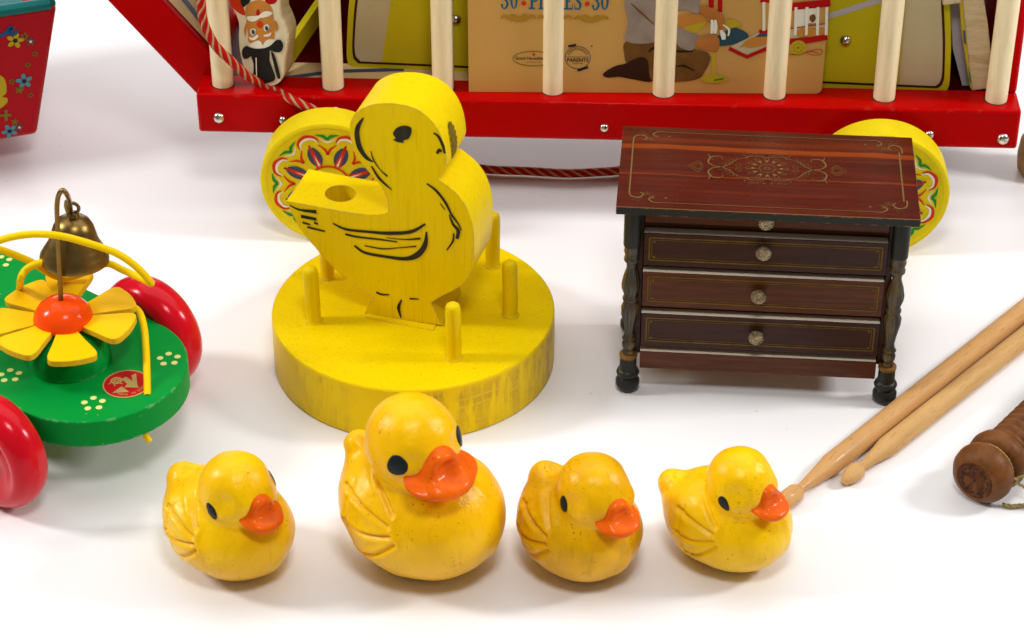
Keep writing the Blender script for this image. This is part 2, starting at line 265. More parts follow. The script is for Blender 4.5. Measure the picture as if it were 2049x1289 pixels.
# ------------------------------------------------------------------ mesh building
def frame(o, ex, ey=None, en=None):
    ex = Vector(ex).normalized()
    if ey is None: en = Vector(en).normalized(); ey = en.cross(ex)
    ey = Vector(ey).normalized(); en = ex.cross(ey)
    m = Matrix((ex, ey, en)).transposed().to_4x4(); m.translation = Vector(o); return m
def yawm(o, yaw):
    m = Matrix.Rotation(yaw, 4, 'Z'); m.translation = Vector(o); return m
class MB:
    def __init__(s, F=None): s.v = []; s.f = []; s.mi = []; s.mats = []; s.F = F or Matrix.Identity(4)
    def m(s, key):
        if key not in s.mats: s.mats.append(key)
        return s.mats.index(key)
    def add(s, vs, fs, mat, F=None):
        F = F or s.F; b = len(s.v); k = s.m(mat)
        s.v += [F @ Vector(p) for p in vs]
        s.f += [tuple(b+i for i in f) for f in fs]; s.mi += [k]*len(fs)
    def box(s, x0, x1, y0, y1, z0, z1, mat, F=None, top=None):
        vs = [(x, y, z) for z in (z0, z1) for y in (y0, y1) for x in (x0, x1)]
        fs = [(0, 2, 3, 1), (0, 1, 5, 4), (1, 3, 7, 5), (3, 2, 6, 7), (2, 0, 4, 6)]
        s.add(vs, fs, mat, F); b = len(s.v)-8
        s.f.append(tuple(b+i for i in (4, 5, 7, 6))); s.mi.append(s.m(top or mat))
    def prism(s, pts, F, z0, z1, mat, side=None, back=None):
        n = len(pts)
        a = sum(pts[i][0]*pts[(i+1) % n][1]-pts[(i+1) % n][0]*pts[i][1] for i in range(n))
        if a < 0: pts = pts[::-1]
        vs = [(x, y, z1) for x, y in pts]+[(x, y, z0) for x, y in pts]
        s.add(vs, [tuple(range(n))], mat, F); b = len(s.v)-2*n
        s.f.append(tuple(b+i for i in range(2*n-1, n-1, -1))); s.mi.append(s.m(back or mat))
        k = s.m(side or mat)
        for i in range(n):
            j = (i+1) % n; s.f.append((b+i, b+n+i, b+n+j, b+j)); s.mi.append(k)
    def lathe(s, prof, F, mat, n=48, zc=None):
        vs = []; fs = []
        for (r, z) in prof:
            for i in range(n):
                a = 2*math.pi*i/n; vs.append((r*math.cos(a), r*math.sin(a), z))
        for k in range(len(prof)-1):
            for i in range(n):
                j = (i+1) % n; fs.append((k*n+i, k*n+j, (k+1)*n+j, (k+1)*n+i))
        if prof[0][0] > 1e-6: fs.append(tuple(range(n-1, -1, -1)))
        if prof[-1][0] > 1e-6: fs.append(tuple((len(prof)-1)*n+i for i in range(n)))
        s.add(vs, fs, mat, F)
    def tube(s, path, r, mat, n=12, F=None):
        P = [Vector(p) for p in path]; rs = r if isinstance(r, (list, tuple)) else [r]*len(P)
        T = [(P[min(i+1, len(P)-1)]-P[max(i-1, 0)]).normalized() for i in range(len(P))]
        u = T[0].orthogonal().normalized(); vs = []; fs = []
        for i, p in enumerate(P):
            u = (u-T[i]*u.dot(T[i])).normalized(); v = T[i].cross(u)
            for k in range(n):
                a = 2*math.pi*k/n; vs.append(p+(u*math.cos(a)+v*math.sin(a))*rs[i])
        for i in range(len(P)-1):
            for k in range(n):
                j = (k+1) % n; fs.append((i*n+k, i*n+j, (i+1)*n+j, (i+1)*n+k))
        fs.append(tuple(range(n-1, -1, -1))); fs.append(tuple((len(P)-1)*n+k for k in range(n)))
        s.add(vs, fs, mat, F)
    def rope(s, path, r, mats, turns, n=8, F=None, strands=3):
        P = [Vector(p) for p in path]; L = [0]
        for i in range(1, len(P)): L.append(L[-1]+(P[i]-P[i-1]).length)
        u = (P[1]-P[0]).orthogonal().normalized(); fr = []
        for i in range(len(P)):
            t = (P[min(i+1, len(P)-1)]-P[max(i-1, 0)]).normalized()
            u = (u-t*u.dot(t)).normalized(); fr.append((u.copy(), t.cross(u)))
        for k in range(strands):
            pp = []
            for i, p in enumerate(P):
                a = L[i]*turns*2*math.pi+k*2*math.pi/strands
                pp.append(p+(fr[i][0]*math.cos(a)+fr[i][1]*math.sin(a))*r*(.5 if strands < 5 else .66))
            s.tube(pp, r*(.56 if strands < 5 else .34), mats[k % len(mats)], n, F)
        if strands > 4: s.tube(P, r*.6, mats[0], n, F)
    def ribbon(s, F, pts, wd, mat, z=.003):
        P = [Vector(p).to_2d() for p in pts]; n = len(P)
        ws = wd if isinstance(wd, (list, tuple)) else [wd]*n
        if len(ws) != n:
            ws = [float(np.interp(i/(n-1), np.linspace(0, 1, len(ws)), ws)) for i in range(n)]
        if mat == 'goldline': ws = [x*.68 for x in ws]
        vs = []; fs = []
        for i in range(n):
            t = (P[min(i+1, n-1)]-P[max(i-1, 0)])
            t = t.normalized() if t.length > 1e-9 else Vector((1, 0)); q = Vector((-t.y, t.x))*ws[i]*.5
            vs += [(P[i].x+q.x, P[i].y+q.y, z), (P[i].x-q.x, P[i].y-q.y, z)]
        for i in range(n-1): fs.append((2*i, 2*i+1, 2*i+3, 2*i+2))
        s.add(vs, fs, mat, F)
    def disc(s, F, cx, cy, rx, ry, mat, rot=0, n=20, z=.003):
        c, q = math.cos(rot), math.sin(rot)
        s.add([(cx+rx*math.cos(a)*c-ry*math.sin(a)*q, cy+rx*math.cos(a)*q+ry*math.sin(a)*c, z) for a in [2*math.pi*i/n for i in range(n)]], [tuple(range(n))], mat, F)
    def poly(s, F, pts, mat, z=.003):
        n = len(pts); a = sum(pts[i][0]*pts[(i+1) % n][1]-pts[(i+1) % n][0]*pts[i][1] for i in range(n))
        if a < 0: pts = pts[::-1]
        s.add([(x, y, z) for x, y in pts], [tuple(range(n))], mat, F)
    def text(s, txt, F, size, mat, z=.003, align='CENTER', xs=1.0, bold=0):
        c = bpy.data.curves.new('t', 'FONT'); c.body = txt; c.size = size; c.align_x = align; c.resolution_u = 3; c.offset = bold
        o = bpy.data.objects.new('t', c); COL.objects.link(o); bpy.context.view_layer.update()
        me = o.to_mesh(); vs = [(v.co.x*xs, v.co.y, z) for v in me.vertices]; fs = [tuple(p.vertices) for p in me.polygons]
        o.to_mesh_clear(); bpy.data.objects.remove(o); bpy.data.curves.remove(c)
        s.add(vs, fs, mat, F)
    def build(s, name, parent=None, bevel=0, angle=35, seg=2, label=None, sub=0):
        me = bpy.data.meshes.new(name)
        inv = WM(parent).inverted() if parent else Matrix.Identity(4)
        me.from_pydata([inv @ v for v in s.v], [], s.f)
        for k in s.mats: me.materials.append(M[k])
        me.polygons.foreach_set('material_index', s.mi)
        me.polygons.foreach_set('use_smooth', [True]*len(s.f))
        me.update()
        q = bmesh.new(); q.from_mesh(me); bmesh.ops.recalc_face_normals(q, faces=q.faces); q.to_mesh(me); q.free()
        me.set_sharp_from_angle(angle=R(angle))
        o = bpy.data.objects.new(name, me); COL.objects.link(o)
        if parent: o.parent = parent
        if bevel:
            b = o.modifiers.new('bevel', 'BEVEL'); b.width = bevel; b.segments = seg; b.limit_method = 'ANGLE'; b.angle_limit = R(40); b.harden_normals = False
        if label: o['label'] = label
        return o
def join_into(o, mb, par):
    me = o.data; inv = WM(par).inverted(); q = bmesh.new(); q.from_mesh(me); base = {}
    for k in mb.mats:
        if M[k].name not in [m.name for m in me.materials if m]: me.materials.append(M[k])
        base[k] = [m.name for m in me.materials].index(M[k].name)
    vs = [q.verts.new(inv @ v) for v in mb.v]
    for f, mi in zip(mb.f, mb.mi):
        fc_ = q.faces.new([vs[i] for i in f]); fc_.material_index = base[mb.mats[mi]]; fc_.smooth = True
    q.to_mesh(me); q.free()
def WM(o):
    m = o.matrix_basis.copy()
    while o.parent: o = o.parent; m = o.matrix_basis @ m
    return m
def thing(name, label, cat, loc=(0, 0, 0), rz=0, group=None):
    o = bpy.data.objects.new(name, None); COL.objects.link(o); o.location = loc; o.rotation_euler = (0, 0, rz)
    o.empty_display_size = .1
    o.matrix_basis = yawm(loc, rz)
    return tag(o, label, cat, group)
def tag(o, label, cat, group=None):
    o['label'] = label; o['category'] = cat
    if group: o['group'] = group
    return o
def cr(pts, n=6, closed=False):
    P = [np.array(p, float) for p in pts]; out = []; m = len(P)
    rng = m if closed else m-1
    for i in range(rng):
        if closed: a, b, c, d = P[(i-1) % m], P[i], P[(i+1) % m], P[(i+2) % m]
        else: a, b, c, d = P[max(i-1, 0)], P[i], P[i+1], P[min(i+2, m-1)]
        for k in range(n):
            t = k/n; out.append(tuple(.5*((2*b)+(-a+c)*t+(2*a-5*b+4*c-d)*t*t+(-a+3*b-3*c+d)*t**3)))
    if not closed: out.append(tuple(P[-1]))
    return out
def spiral(cx, cy, r0, r1, a0, a1, n=18):
    return [(cx+(r0+(r1-r0)*i/n)*math.cos(R(a0+(a1-a0)*i/n)), cy+(r0+(r1-r0)*i/n)*math.sin(R(a0+(a1-a0)*i/n))) for i in range(n+1)]

# ------------------------------------------------------------------ setting
g = MB(); g.add([(-60, -40, 0), (60, -40, 0), (60, 60, 0), (-60, 60, 0)], [(0, 1, 2, 3)], 'ground')
go = g.build('ground'); go['kind'] = 'structure'; go['label'] = 'seamless white tabletop under all the toys'

# ------------------------------------------------------------------ circus wagon
WO = onz(665, 487, 0); WY = -R(2.4)
FW = yawm(WO, WY); WX = FW.to_3x3() @ Vector((1, 0, 0)); WN = FW.to_3x3() @ Vector((0, 1, 0)); FWi = FW.inverted()
def wl(x, y, yl): return FWi @ onp(x, y, FW @ Vector((0, yl, 0)), WN)       # pixel -> wagon coordinates on the plane y = yl
wagon = thing('circus_wagon', 'long red toy wagon with cream bars and painted yellow wheels', 'toy wagon', WO, WY)
YF, ZT, ZB, DEP = .27, .815, .565, 1.22
XL, XR = -.775, 3.905
YD = YF+.24
b = MB(FW); b.box(XL, XR, YF, YD, ZB, ZT, 'red')
for px, py in [(447, 171), (667, 176), (887, 185), (1106, 189), (1327, 193), (1549, 197), (1768, 202), (1992, 207)]: b.disc(FW, wl(px, py, YF+.13).x, YF+.13, .070, .069, 'brownline', z=ZT+.0012, n=32)
fr = b.build('front_rail', wagon, bevel=.018, seg=3)
for (px, py, rr) in [(438, 236, .034), (567, 241, .026), (672, 221, .026), (1209, 256, .026), (1860, 270, .026), (2007, 278, .036)]:
    p = wl(px, py, YF); s = MB(); s.lathe([(rr, 0), (rr*.95, rr*.22), (rr*.7, rr*.5), (rr*.35, rr*.64), (0, rr*.68)], FW @ frame((p.x, YF, p.z), (1, 0, 0), (0, 0, 1)), 'metal', 20)
    s.build('screw', fr)
b = MB(FW); b.box(XL+.02, XR-.02, YF+DEP-.24, YF+DEP, ZB, ZT, 'red'); b.build('back_rail', wagon, bevel=.018)
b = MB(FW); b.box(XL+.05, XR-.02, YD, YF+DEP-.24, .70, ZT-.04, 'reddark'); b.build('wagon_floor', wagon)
BH = 2.55
for px, py in [(447, 171), (667, 176), (887, 185), (1106, 189), (1327, 193), (1549, 197), (1768, 202), (1992, 207)]:
    p = wl(px, py, YF+.13); s = MB(); s.lathe([(.062, ZT-.02), (.0635, ZT+.6), (.0625, BH)], FW @ Matrix.Translation((p.x, YF+.13, 0)), 'cream', 28)
    s.build('bar', wagon)
# end boards and roof
YR = YD+.004; a0 = wl(394, 190, YR); a1 = wl(213, 0, YR); c0 = wl(424, 108, YR); c1 = wl(330, 0, YR); c2 = wl(440, 155, YR)
dv = Vector((a1.x-a0.x, a1.z-a0.z)); dv *= 1.7; ce = Vector((c0.x, c0.z))+(Vector((c1.x-c0.x, c1.z-c0.z)))*3.0
ae = Vector((a0.x, a0.z))+dv; nrm = Vector((-dv.y, dv.x)).normalized()
if nrm.x < 0: nrm = -nrm
th = abs((Vector((c0.x, c0.z))-Vector((a0.x, a0.z))).dot(nrm))
A = Vector((a0.x, a0.z)); E_ = A+dv
Fr = FW @ frame((0, 0, 0), (1, 0, 0), (0, 0, 1))      # u = x, v = z, n = -y (toward the camera)
b = MB(); b.prism([tuple(A), tuple(E_), tuple(E_+nrm*th), (c0.x, c0.z), (c2.x, c2.z), (c2.x, a0.z)], Fr, -(YF+DEP-.26), -YR, 'red')
rp = b.build('ramp_board', wagon, bevel=.012)
# printed inner face of the sloping end
q0 = Vector((c0.x, c0.z))+dv*.02; q1 = E_+nrm*th
un = (q1-q0).normalized()
Fi = FW @ frame((q0.x+nrm.x*.004, YR+.06, q0.y+nrm.y*.004), (un.x, 0, un.y), (0, 1, 0))
if (Fi.to_3x3() @ Vector((0, 0, 1))).dot(FW.to_3x3() @ Vector((nrm.x, 0, nrm.y))) < 0: Fi = Fi @ Matrix.Rotation(math.pi, 4, 'X') @ Matrix.Scale(-1, 4, (0, 1, 0)) if False else Fi
sg = 1 if (Fi.to_3x3() @ Vector((0, 0, 1))).dot(FW.to_3x3() @ Vector((nrm.x, 0, nrm.y))) > 0 else -1
L_ = (q1-q0).length
b = MB(); b.poly(Fi, [(0, 0), (L_, 0), (L_, DEP-.62), (0, DEP-.62)], 'creamprint', z=0)
b.ribbon(Fi, cr([(.02, .10), (.3, .16), (.6, .14), (L_, .05)]), .06, 'bluegrey', z=.003*sg)
b.ribbon(Fi, cr([(.1, .6), (.4, .45), (.8, .5)]), .05, 'bluegrey', z=.003*sg)
b.build('printed_lining', rp)
b = MB(FW); b.box(XR-.13, XR-.005, YF+.20, YF+DEP, ZT+.001, BH, 'red'); b.build('end_board', wagon, bevel=.015)
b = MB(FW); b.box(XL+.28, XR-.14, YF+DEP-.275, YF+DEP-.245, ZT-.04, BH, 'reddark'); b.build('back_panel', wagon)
b = MB(FW); b.box(XL-.3, XR+.1, YF-.05, YF+DEP+.05, BH, BH+.12, 'red'); b.build('roof', wagon, bevel=.02)
# wheels
def wheel_part(cx, r=.397, t=.20, rot=0):
    F = FW @ frame((cx, 0, r), (1, 0, 0), (0, 0, 1))
    b = MB(); b.lathe([(r-.012, -t), (r, -t+.012), (r, -.014), (r-.004, -.005), (r-.014, 0), (r*.93, .0), (r*.92, -.003), (r*.5, -.004), (0.002, -.004)], F, 'wheel', 96)
    z = .0005
    def pl(a, rad): rad *= 1.12; return (rad*r*math.sin(R(a)), rad*r*math.cos(R(a)))
    for k in range(8):
        a = k*45+rot
        # green leaf pair
        for sgn in (-1, 1):
            b.ribbon(F, cr([pl(a, .66), pl(a+sgn*4, .71), pl(a+sgn*12, .745)]), [.014, .020, .002], 'greenink', z)
        b.ribbon(F, cr([pl(a-9, .69), pl(a, .625), pl(a+9, .69)]), [.002, .012, .002], 'whiteink', z+.0006)
        # red tulip V
        for sgn in (-1, 1):
            b.ribbon(F, cr([pl(a, .44), pl(a+sgn*4, .52), pl(a+sgn*12, .60)]), [.016, .014, .003], 'redink', z)
        m2 = a+22.5
        b.ribbon(F, cr([pl(m2-13, .62), pl(m2-9, .71), pl(m2, .75), pl(m2+9, .71), pl(m2+13, .63)]), [.004, .016, .02, .014, .003], 'redink', z)
        b.ribbon(F, cr([pl(m2-11, .60), pl(m2-8, .68), pl(m2, .71), pl(m2+8, .68), pl(m2+11, .61)]), [.002, .012, .016, .01, .002], 'whiteink', z+.0006)
        for sgn in (-1, 1):
            b.poly(F, cr([pl(m2+sgn*3, .30), pl(m2+sgn*12, .38), pl(m2+sgn*9, .50), pl(m2+sgn*1.5, .57)], 5, True), 'bluegrey', z)
        b.poly(F, [pl(m2-5, .30), pl(m2, .60), pl(m2+5, .30)], 'whiteink', z+.001)
        for sgn in (-1, 1): b.ribbon(F, [pl(m2+sgn*6, .28), pl(m2, .62)], .011, 'redink', z+.0018)
    for i in range(1): b.ribbon(F, [pl(a, .27) for a in range(0, 361, 10)], .012, 'redink', z+.0022)
    o = b.build('wheel', wagon)
    s = MB(); s.lathe([(.05, 0), (.045, .02), (.02, .03), (0, .032)], FW @ frame((cx, -.0005, r), (1, 0, 0), (0, 0, 1)), 'metal', 20); s.build('hub_cap', o)
    return o
wheel_part(0.0); wheel_part((wl(1760, 385, 0)).x)
b = MB(FW); b.tube([(0, .19, .397), (0, DEP, .397)], .03, 'darkgrey'); b.build('axle', wagon)
b = MB(FW); b.tube([(3.16, .19, .397), (3.16, DEP, .397)], .03, 'darkgrey'); b.build('axle', wagon)
# back wheels, half seen under the rail
for cx in (0.0, 3.16):
    b = MB(); b.lathe([(.385, -.2), (.397, -.19), (.397, -.01), (.385, 0)], FW @ frame((cx, DEP+.2, .397), (1, 0, 0), (0, 0, 1)), 'wheel', 64); b.build('wheel', wagon)
# pull cord
cpath = [wl(392, -200, .235)] + [wl(398, -60, .225), wl(402, 0, .225), wl(408, 45, .225), wl(430, 90, .225), wl(462, 122, .235), wl(492, 150, .30), wl(520, 166, .37), wl(548, 181, .36)]
cpath += [wl(585, 200, .262), wl(612, 213, .238), wl(640, 226, .236), wl(668, 245, .245), wl(690, 300, .30)]
cpath = [FW @ p for p in cpath]
cpath += [onz(740, 352, .10), onz(800, 345, .035), onz(870, 333, .033), onz(930, 334, .033), onz(985, 340, .033), onz(1060, 343, .033), onz(1130, 347, .033), onz(1190, 345, .033), onz(1250, 340, .033), onz(1330, 325, .033), onz(1400, 330, .033)]
pp = cr([tuple(p) for p in cpath], 26)
b = MB(); b.rope(pp, .027, ['redink2', 'redink2', 'cordcream'], 4.6, 7, strands=9)
b.build('pull_cord', wagon)

# ------------------------------------------------------------------ pieces held in the wagon
# upside down wooden ringmaster figure
cb = onz(541, 176, ZT+.001)
Fc = frame(cb, (math.cos(R(-16)), math.sin(R(-16)), 0), (0, 0, 1)); ncl = Fc.to_3x3() @ Vector((0, 0, 1))
def fl(x, y): 
    p = Fc.inverted() @ onp(380+x/6.026, y/6.026, cb, ncl); return (p.x, max(p.y, 0.0))
clown = thing('wooden_figure', 'upside-down wooden figure with painted face and black top hat', 'toy figure', cb)
out = [fl(*p) for p in [(520, -260), (540, -60), (520, 90), (560, 190), (590, 300), (588, 470), (605, 640), (650, 820), (710, 950), (790, 1040), (900, 1056), (1010, 1035), (1090, 985), (1125, 900), (1130, 760), (1160, 580), (1165, 430), (1120, 290), (1080, 200), (1072, 60), (1072, -60), (1075, -260)]]
b = MB(); b.prism(cr(out, 4, True), Fc, -.16, 0, 'figcreamlit', side='rawwood')
P_ = lambda pts, mat, z, n=5: b.poly(Fc, cr([fl(*p) for p in pts], n, True), mat, z)
P_([(480, -200), (480, 20), (545, 120), (665, 185), (640, 60), (620, -60), (610, -200)], 'redink', .002)
P_([(600, -200), (610, 0), (640, 80), (680, 60), (730, 0), (740, -200)], 'black', .003)
P_([(900, -200), (905, 0), (965, 50), (1050, 10), (1070, -200)], 'redink2', .002)
P_([(690, 60), (750, 20), (830, -5), (900, 15), (970, 70), (1000, 140), (1015, 250), (1040, 250), (1070, 330), (1040, 380), (1020, 330), (1015, 460), (900, 540), (720, 515), (705, 420), (690, 330), (672, 440), (655, 350), (685, 250), (668, 140)], 'orangeprint', .003, 4)
P_([(690, 200), (740, 190), (830, 185), (870, 150), (930, 130), (1000, 150), (960, 190), (890, 210), (850, 215), (780, 255), (710, 245)], 'whiteink', .005)
P_([(805, 290), (845, 245), (885, 290), (850, 335)], 'redink', .006)
P_([(800, 160), (825, 100), (845, 155), (825, 180)], 'redink2', .006)
P_([(735, 350), (790, 345), (795, 400), (760, 425), (735, 400)], 'whiteink', .005); P_([(895, 310), (945, 290), (960, 340), (925, 375), (900, 360)], 'whiteink', .005)
b.disc(Fc, *fl(768, 380), .010, .015, 'tealprint', z=.008); b.disc(Fc, *fl(930, 335), .010, .015, 'tealprint', z=.008)
P_([(715, 440), (760, 450), (810, 415), (830, 440), (780, 480), (730, 475)], 'whiteink', .005); P_([(890, 420), (950, 405), (985, 385), (970, 430), (920, 440)], 'whiteink', .005)
P_([(715, 540), (760, 510), (830, 485), (870, 520), (880, 570), (800, 600), (740, 590)], 'whiteink', .005); P_([(885, 545), (930, 480), (1010, 470), (1050, 500), (1000, 550), (900, 590)], 'whiteink', .005)
P_([(635, 600), (680, 550), (720, 560), (800, 580), (900, 575), (980, 540), (1045, 480), (1100, 480), (1130, 540), (1110, 610), (1050, 625), (960, 600), (860, 610), (780, 640), (700, 700), (645, 690)], 'black', .007)
P_([(745, 650), (770, 760), (770, 860), (755, 965), (800, 985), (880, 1005), (960, 990), (1035, 945), (1000, 820), (965, 720), (960, 600), (850, 590)], 'black', .0065, 3)
P_([(1000, 620), (1040, 700), (1095, 915), (1065, 940), (1030, 830), (985, 640)], 'black', .0065, 3)
b.ribbon(Fc, [fl(805, 690), fl(812, 980)], .006, 'whiteink', .009)
b.build('figure_board', clown, bevel=.004)
# little objects inside
Y1 = YD+.35
b = MB(FW); p0 = wl(585, 62, .95); b.box(-.02, .02, .0, .9, 0, .12, 'olive', F=FW @ (Matrix.Translation((p0.x-.02, .55, ZT-.02)) @ Matrix.Rotation(R(-25), 4, 'Z') @ Matrix.Rotation(R(20), 4, 'X')))
tag(b.build('wooden_plank'), 'olive yellow slat lying behind the upside-down wooden figure', 'toy plank')
b = MB(FW); pa = onz(565, 150, ZT-.035); pb = onz(700, 157, ZT-.035); pa = FWi @ pa; pb = FWi @ pb
b.box(pa.x, pb.x+.7, pa.y-.1, pa.y+.14, ZT-.038, ZT-.028, 'creamprint'); b.ribbon(FW, [(pa.x, pa.y-.06), (pa.x+.3, pa.y+.04), (pa.x+.7, pa.y+.08)], .04, 'bluegrey', ZT-.026)
tag(b.build('flat_card'), 'cream card with blue band lying flat on the wagon floor', 'card')
# big printed board
bl = FWi @ onz(695, 136, ZT-.035); br = FWi @ onz(1897, 188, ZT-.035)
byaw = math.atan2(br.y-bl.y, br.x-bl.x); BW = (br-bl).length
Fb = FW @ frame((bl.x, bl.y, ZT-.036), (math.cos(byaw), math.sin(byaw), 0), (0, 0, 1)); nb = Fb.to_3x3() @ Vector((0, 0, 1)); ob = Fb.translation.copy()
def bd(x, y): p = Fb.inverted() @ onp(x, y, ob, nb); return (p.x, p.y)
def boardshape(i, h=1.25):
    return cr([(i+.004, i+.03), (i, i+.12), (i+.03, .45), (i+.10, .80), (i+.28, h-.15), (i+.5, h-i)], 6) + cr([(BW-i-.5, h-i), (BW-i-.28, h-.15), (BW-i-.10, .80), (BW-i-.03, .45), (BW-i, i+.12), (BW-i-.004, i+.03), (BW-i-.03, i)], 6)+[(i+.03, i)]
board = thing('printed_panel', 'large olive yellow panel with cream ends standing behind the cream booklet', 'toy panel', ob)
b = MB(); b.prism(boardshape(0), Fb, -.05, 0, 'olive')
b.poly(Fb, boardshape(.035), 'brownline', .002); b.poly(Fb, boardshape(.05), 'boardcream', .004)
l0, l1, r0_, r1_ = bd(766, 130), bd(784, 0), bd(1797, 175), bd(1812, 0)
b.poly(Fb, [(l0[0]-.005, .052), (l1[0]+.1, 1.1), (BW-.55, 1.1), (r1_[0], r1_[1]), (r0_[0], .052)], 'olive', .006)
b.ribbon(Fb, [bd(1640, 37), bd(1770, -4)], .036, 'greyink', .008)
bo = b.build('panel_board', board, bevel=.004)
for (px, py) in [(912, 38), (1692, 80)]:
    x, y = bd(px, py); s = MB(); s.lathe([(.034, .005), (.03, .018), (.015, .03), (0, .032)], Fb @ Matrix.Translation((x, y, 0)), 'metal', 20); s.build('rivet', board)
# booklet
kb = FWi @ onz(938, 184, ZT+.001); ke = FWi @ onz(1644, 188, ZT+.001); ky = math.atan2(ke.y-kb.y, ke.x-kb.x); KW = (ke-kb).length
Fk = FW @ frame((kb.x, kb.y, ZT+.002), (math.cos(ky), math.sin(ky), 0), (0, 0, 1)); nk = Fk.to_3x3() @ Vector((0, 0, 1)); ok_ = Fk.translation.copy()
def bk(x, y): p = Fk.inverted() @ onp(x, y, ok_, nk); return (p.x, max(p.y, .002))
booklet = thing('booklet', 'cream printed booklet reading 30 pieces, upright behind the bars', 'booklet', ok_)
b = MB(); b.prism([(0, 0), (KW-.03, 0), (KW-.01, .01), (KW, .03), (KW, 1.0), (0, 1.0)], Fk, -.03, 0, 'card', side='whiteink')
Q = lambda pts, mat, z, n=4: b.poly(Fk, cr([bk(*p) for p in pts], n, True), mat, z)
k5 = lambda x, y: (1180+x/6.785, y/6.785)
k6 = lambda x, y: (1420+x/6.785, y/6.785)
# lettering: slab serif numerals and capitals, height from the visible feet
H0 = .105
def glyph(ch, x0, y0, h, w, mat='blueink'):
    s = h; t = .013; f = .008
    U = lambda pts: [(x0+px*w, y0+py*h) for px, py in pts]
    if ch == '0':
        n = 28; vs = []; fs = []
        for i in range(n):
            a = 2*math.pi*i/n; ca, sa = math.cos(a), math.sin(a)
            vs += [(x0+w*.5+w*.5*ca, y0+h*.5+h*.5*sa, .004), (x0+w*.5+w*.20*ca, y0+h*.5+h*.43*sa, .004)]
        for i in range(n): j = (i+1) % n; fs.append((2*i, 2*j, 2*j+1, 2*i+1))
        b.add(vs, fs, mat, Fk)
    if ch == '3':
        b.ribbon(Fk, cr(U([(.10, .80), (.25, .95), (.55, .96), (.80, .78), (.66, .55), (.40, .52)])), [.008, .008, .009, .014, .010, .005], mat, .004)
        b.ribbon(Fk, cr(U([(.40, .52), (.70, .48), (.84, .26), (.62, .05), (.30, .04), (.10, .20)])), [.005, .010, .015, .010, .008, .007], mat, .0045)
        b.disc(Fk, *U([(.16, .22)])[0], .007, .008, mat, z=.005)
    if ch in 'PIE':
        b.poly(Fk, U([(.22, 0), (.22+t/w, 0), (.22+t/w, 1), (.22, 1)]), mat, .004)
        b.poly(Fk, U([(0, 0), (.22+t/w+.22 if ch != 'E' else 1, 0), (.22+t/w+.22 if ch != 'E' else 1, .09), (0, .09)]), mat, .0046)
        b.poly(Fk, U([(0, .91), (.22+t/w+.2 if ch == 'I' else .95, .91), (.22+t/w+.2 if ch == 'I' else .95, 1), (0, 1)]), mat, .0046)
    if ch == 'E':
        b.poly(Fk, U([(.9, 0), (1, 0), (1, .32), (.93, .32)]), mat, .0052); b.poly(Fk, U([(.4, .46), (.75, .46), (.75, .54), (.4, .54)]), mat, .0052)
        b.poly(Fk, U([(.88, 1), (.95, 1), (.95, .7), (.90, .7)]), mat, .0052)
    if ch == 'P': b.ribbon(Fk, cr(U([(.4, .96), (.8, .93), (.9, .72), (.8, .5), (.4, .47)])), [.007, .010, .014, .010, .007], mat, .0052)
    if ch == 'C': b.ribbon(Fk, cr(U([(.92, .75), (.75, .95), (.45, .95), (.16, .5), (.45, .05), (.75, .05), (.95, .28)])), [.006, .008, .009, .014, .009, .008, .006], mat, .0052)
    if ch == 'S':
        b.ribbon(Fk, cr(U([(.88, .78), (.65, .96), (.35, .95), (.16, .75), (.45, .55), (.80, .35), (.75, .08), (.45, .03), (.18, .12)])), [.007, .008, .009, .012, .014, .014, .010, .008, .007], mat, .0052)
        b.poly(Fk, U([(.08, 0), (.17, 0), (.15, .34), (.08, .34)]), mat, .006); b.poly(Fk, U([(.83, .66), (.92, .66), (.92, 1), (.86, 1)]), mat, .006)
yb_ = bk(1003, 17)[1]
for ch, xa, xb in [('3', 1002, 1018), ('0', 1021, 1036), ('P', 1058, 1076), ('I', 1078, 1088), ('E', 1091, 1107), ('C', 1109, 1126), ('E', 1128, 1146), ('S', 1148, 1164), ('3', 1184, 1200), ('0', 1202, 1218)]:
    x0 = bk(xa, 15)[0]; x1 = bk(xb, 15)[0]; glyph(ch, x0, yb_-(xa-1003)*.00002, H0, x1-x0)
for xx, yy in [(1048, 6), (1175, 7)]: b.disc(Fk, *bk(xx, yy), .0145, .0145, 'redink', z=.005)
# scrolled ochre line
for i, (xa, xb) in enumerate([(1003, 1072), (1076, 1145), (1149, 1217)]):
    yc = 35+i*.8
    for cx_ in (.33, .67):
        cxp = xa+(xb-xa)*cx_; c = bk(cxp, yc); b.ribbon(Fk, spiral(c[0], c[1], .022, .006, 0, 700), .008, 'goldink', .004)
    b.ribbon(Fk, cr([bk(xa, yc+1), bk(xa+5, yc-3), bk(xa+14, yc-2), bk((xa+xb)/2, yc+3), bk(xb-14, yc-2), bk(xb-5, yc-3), bk(xb, yc+1)]), [.012, .014, .02, .03, .02, .014, .012], 'goldink', .0045)
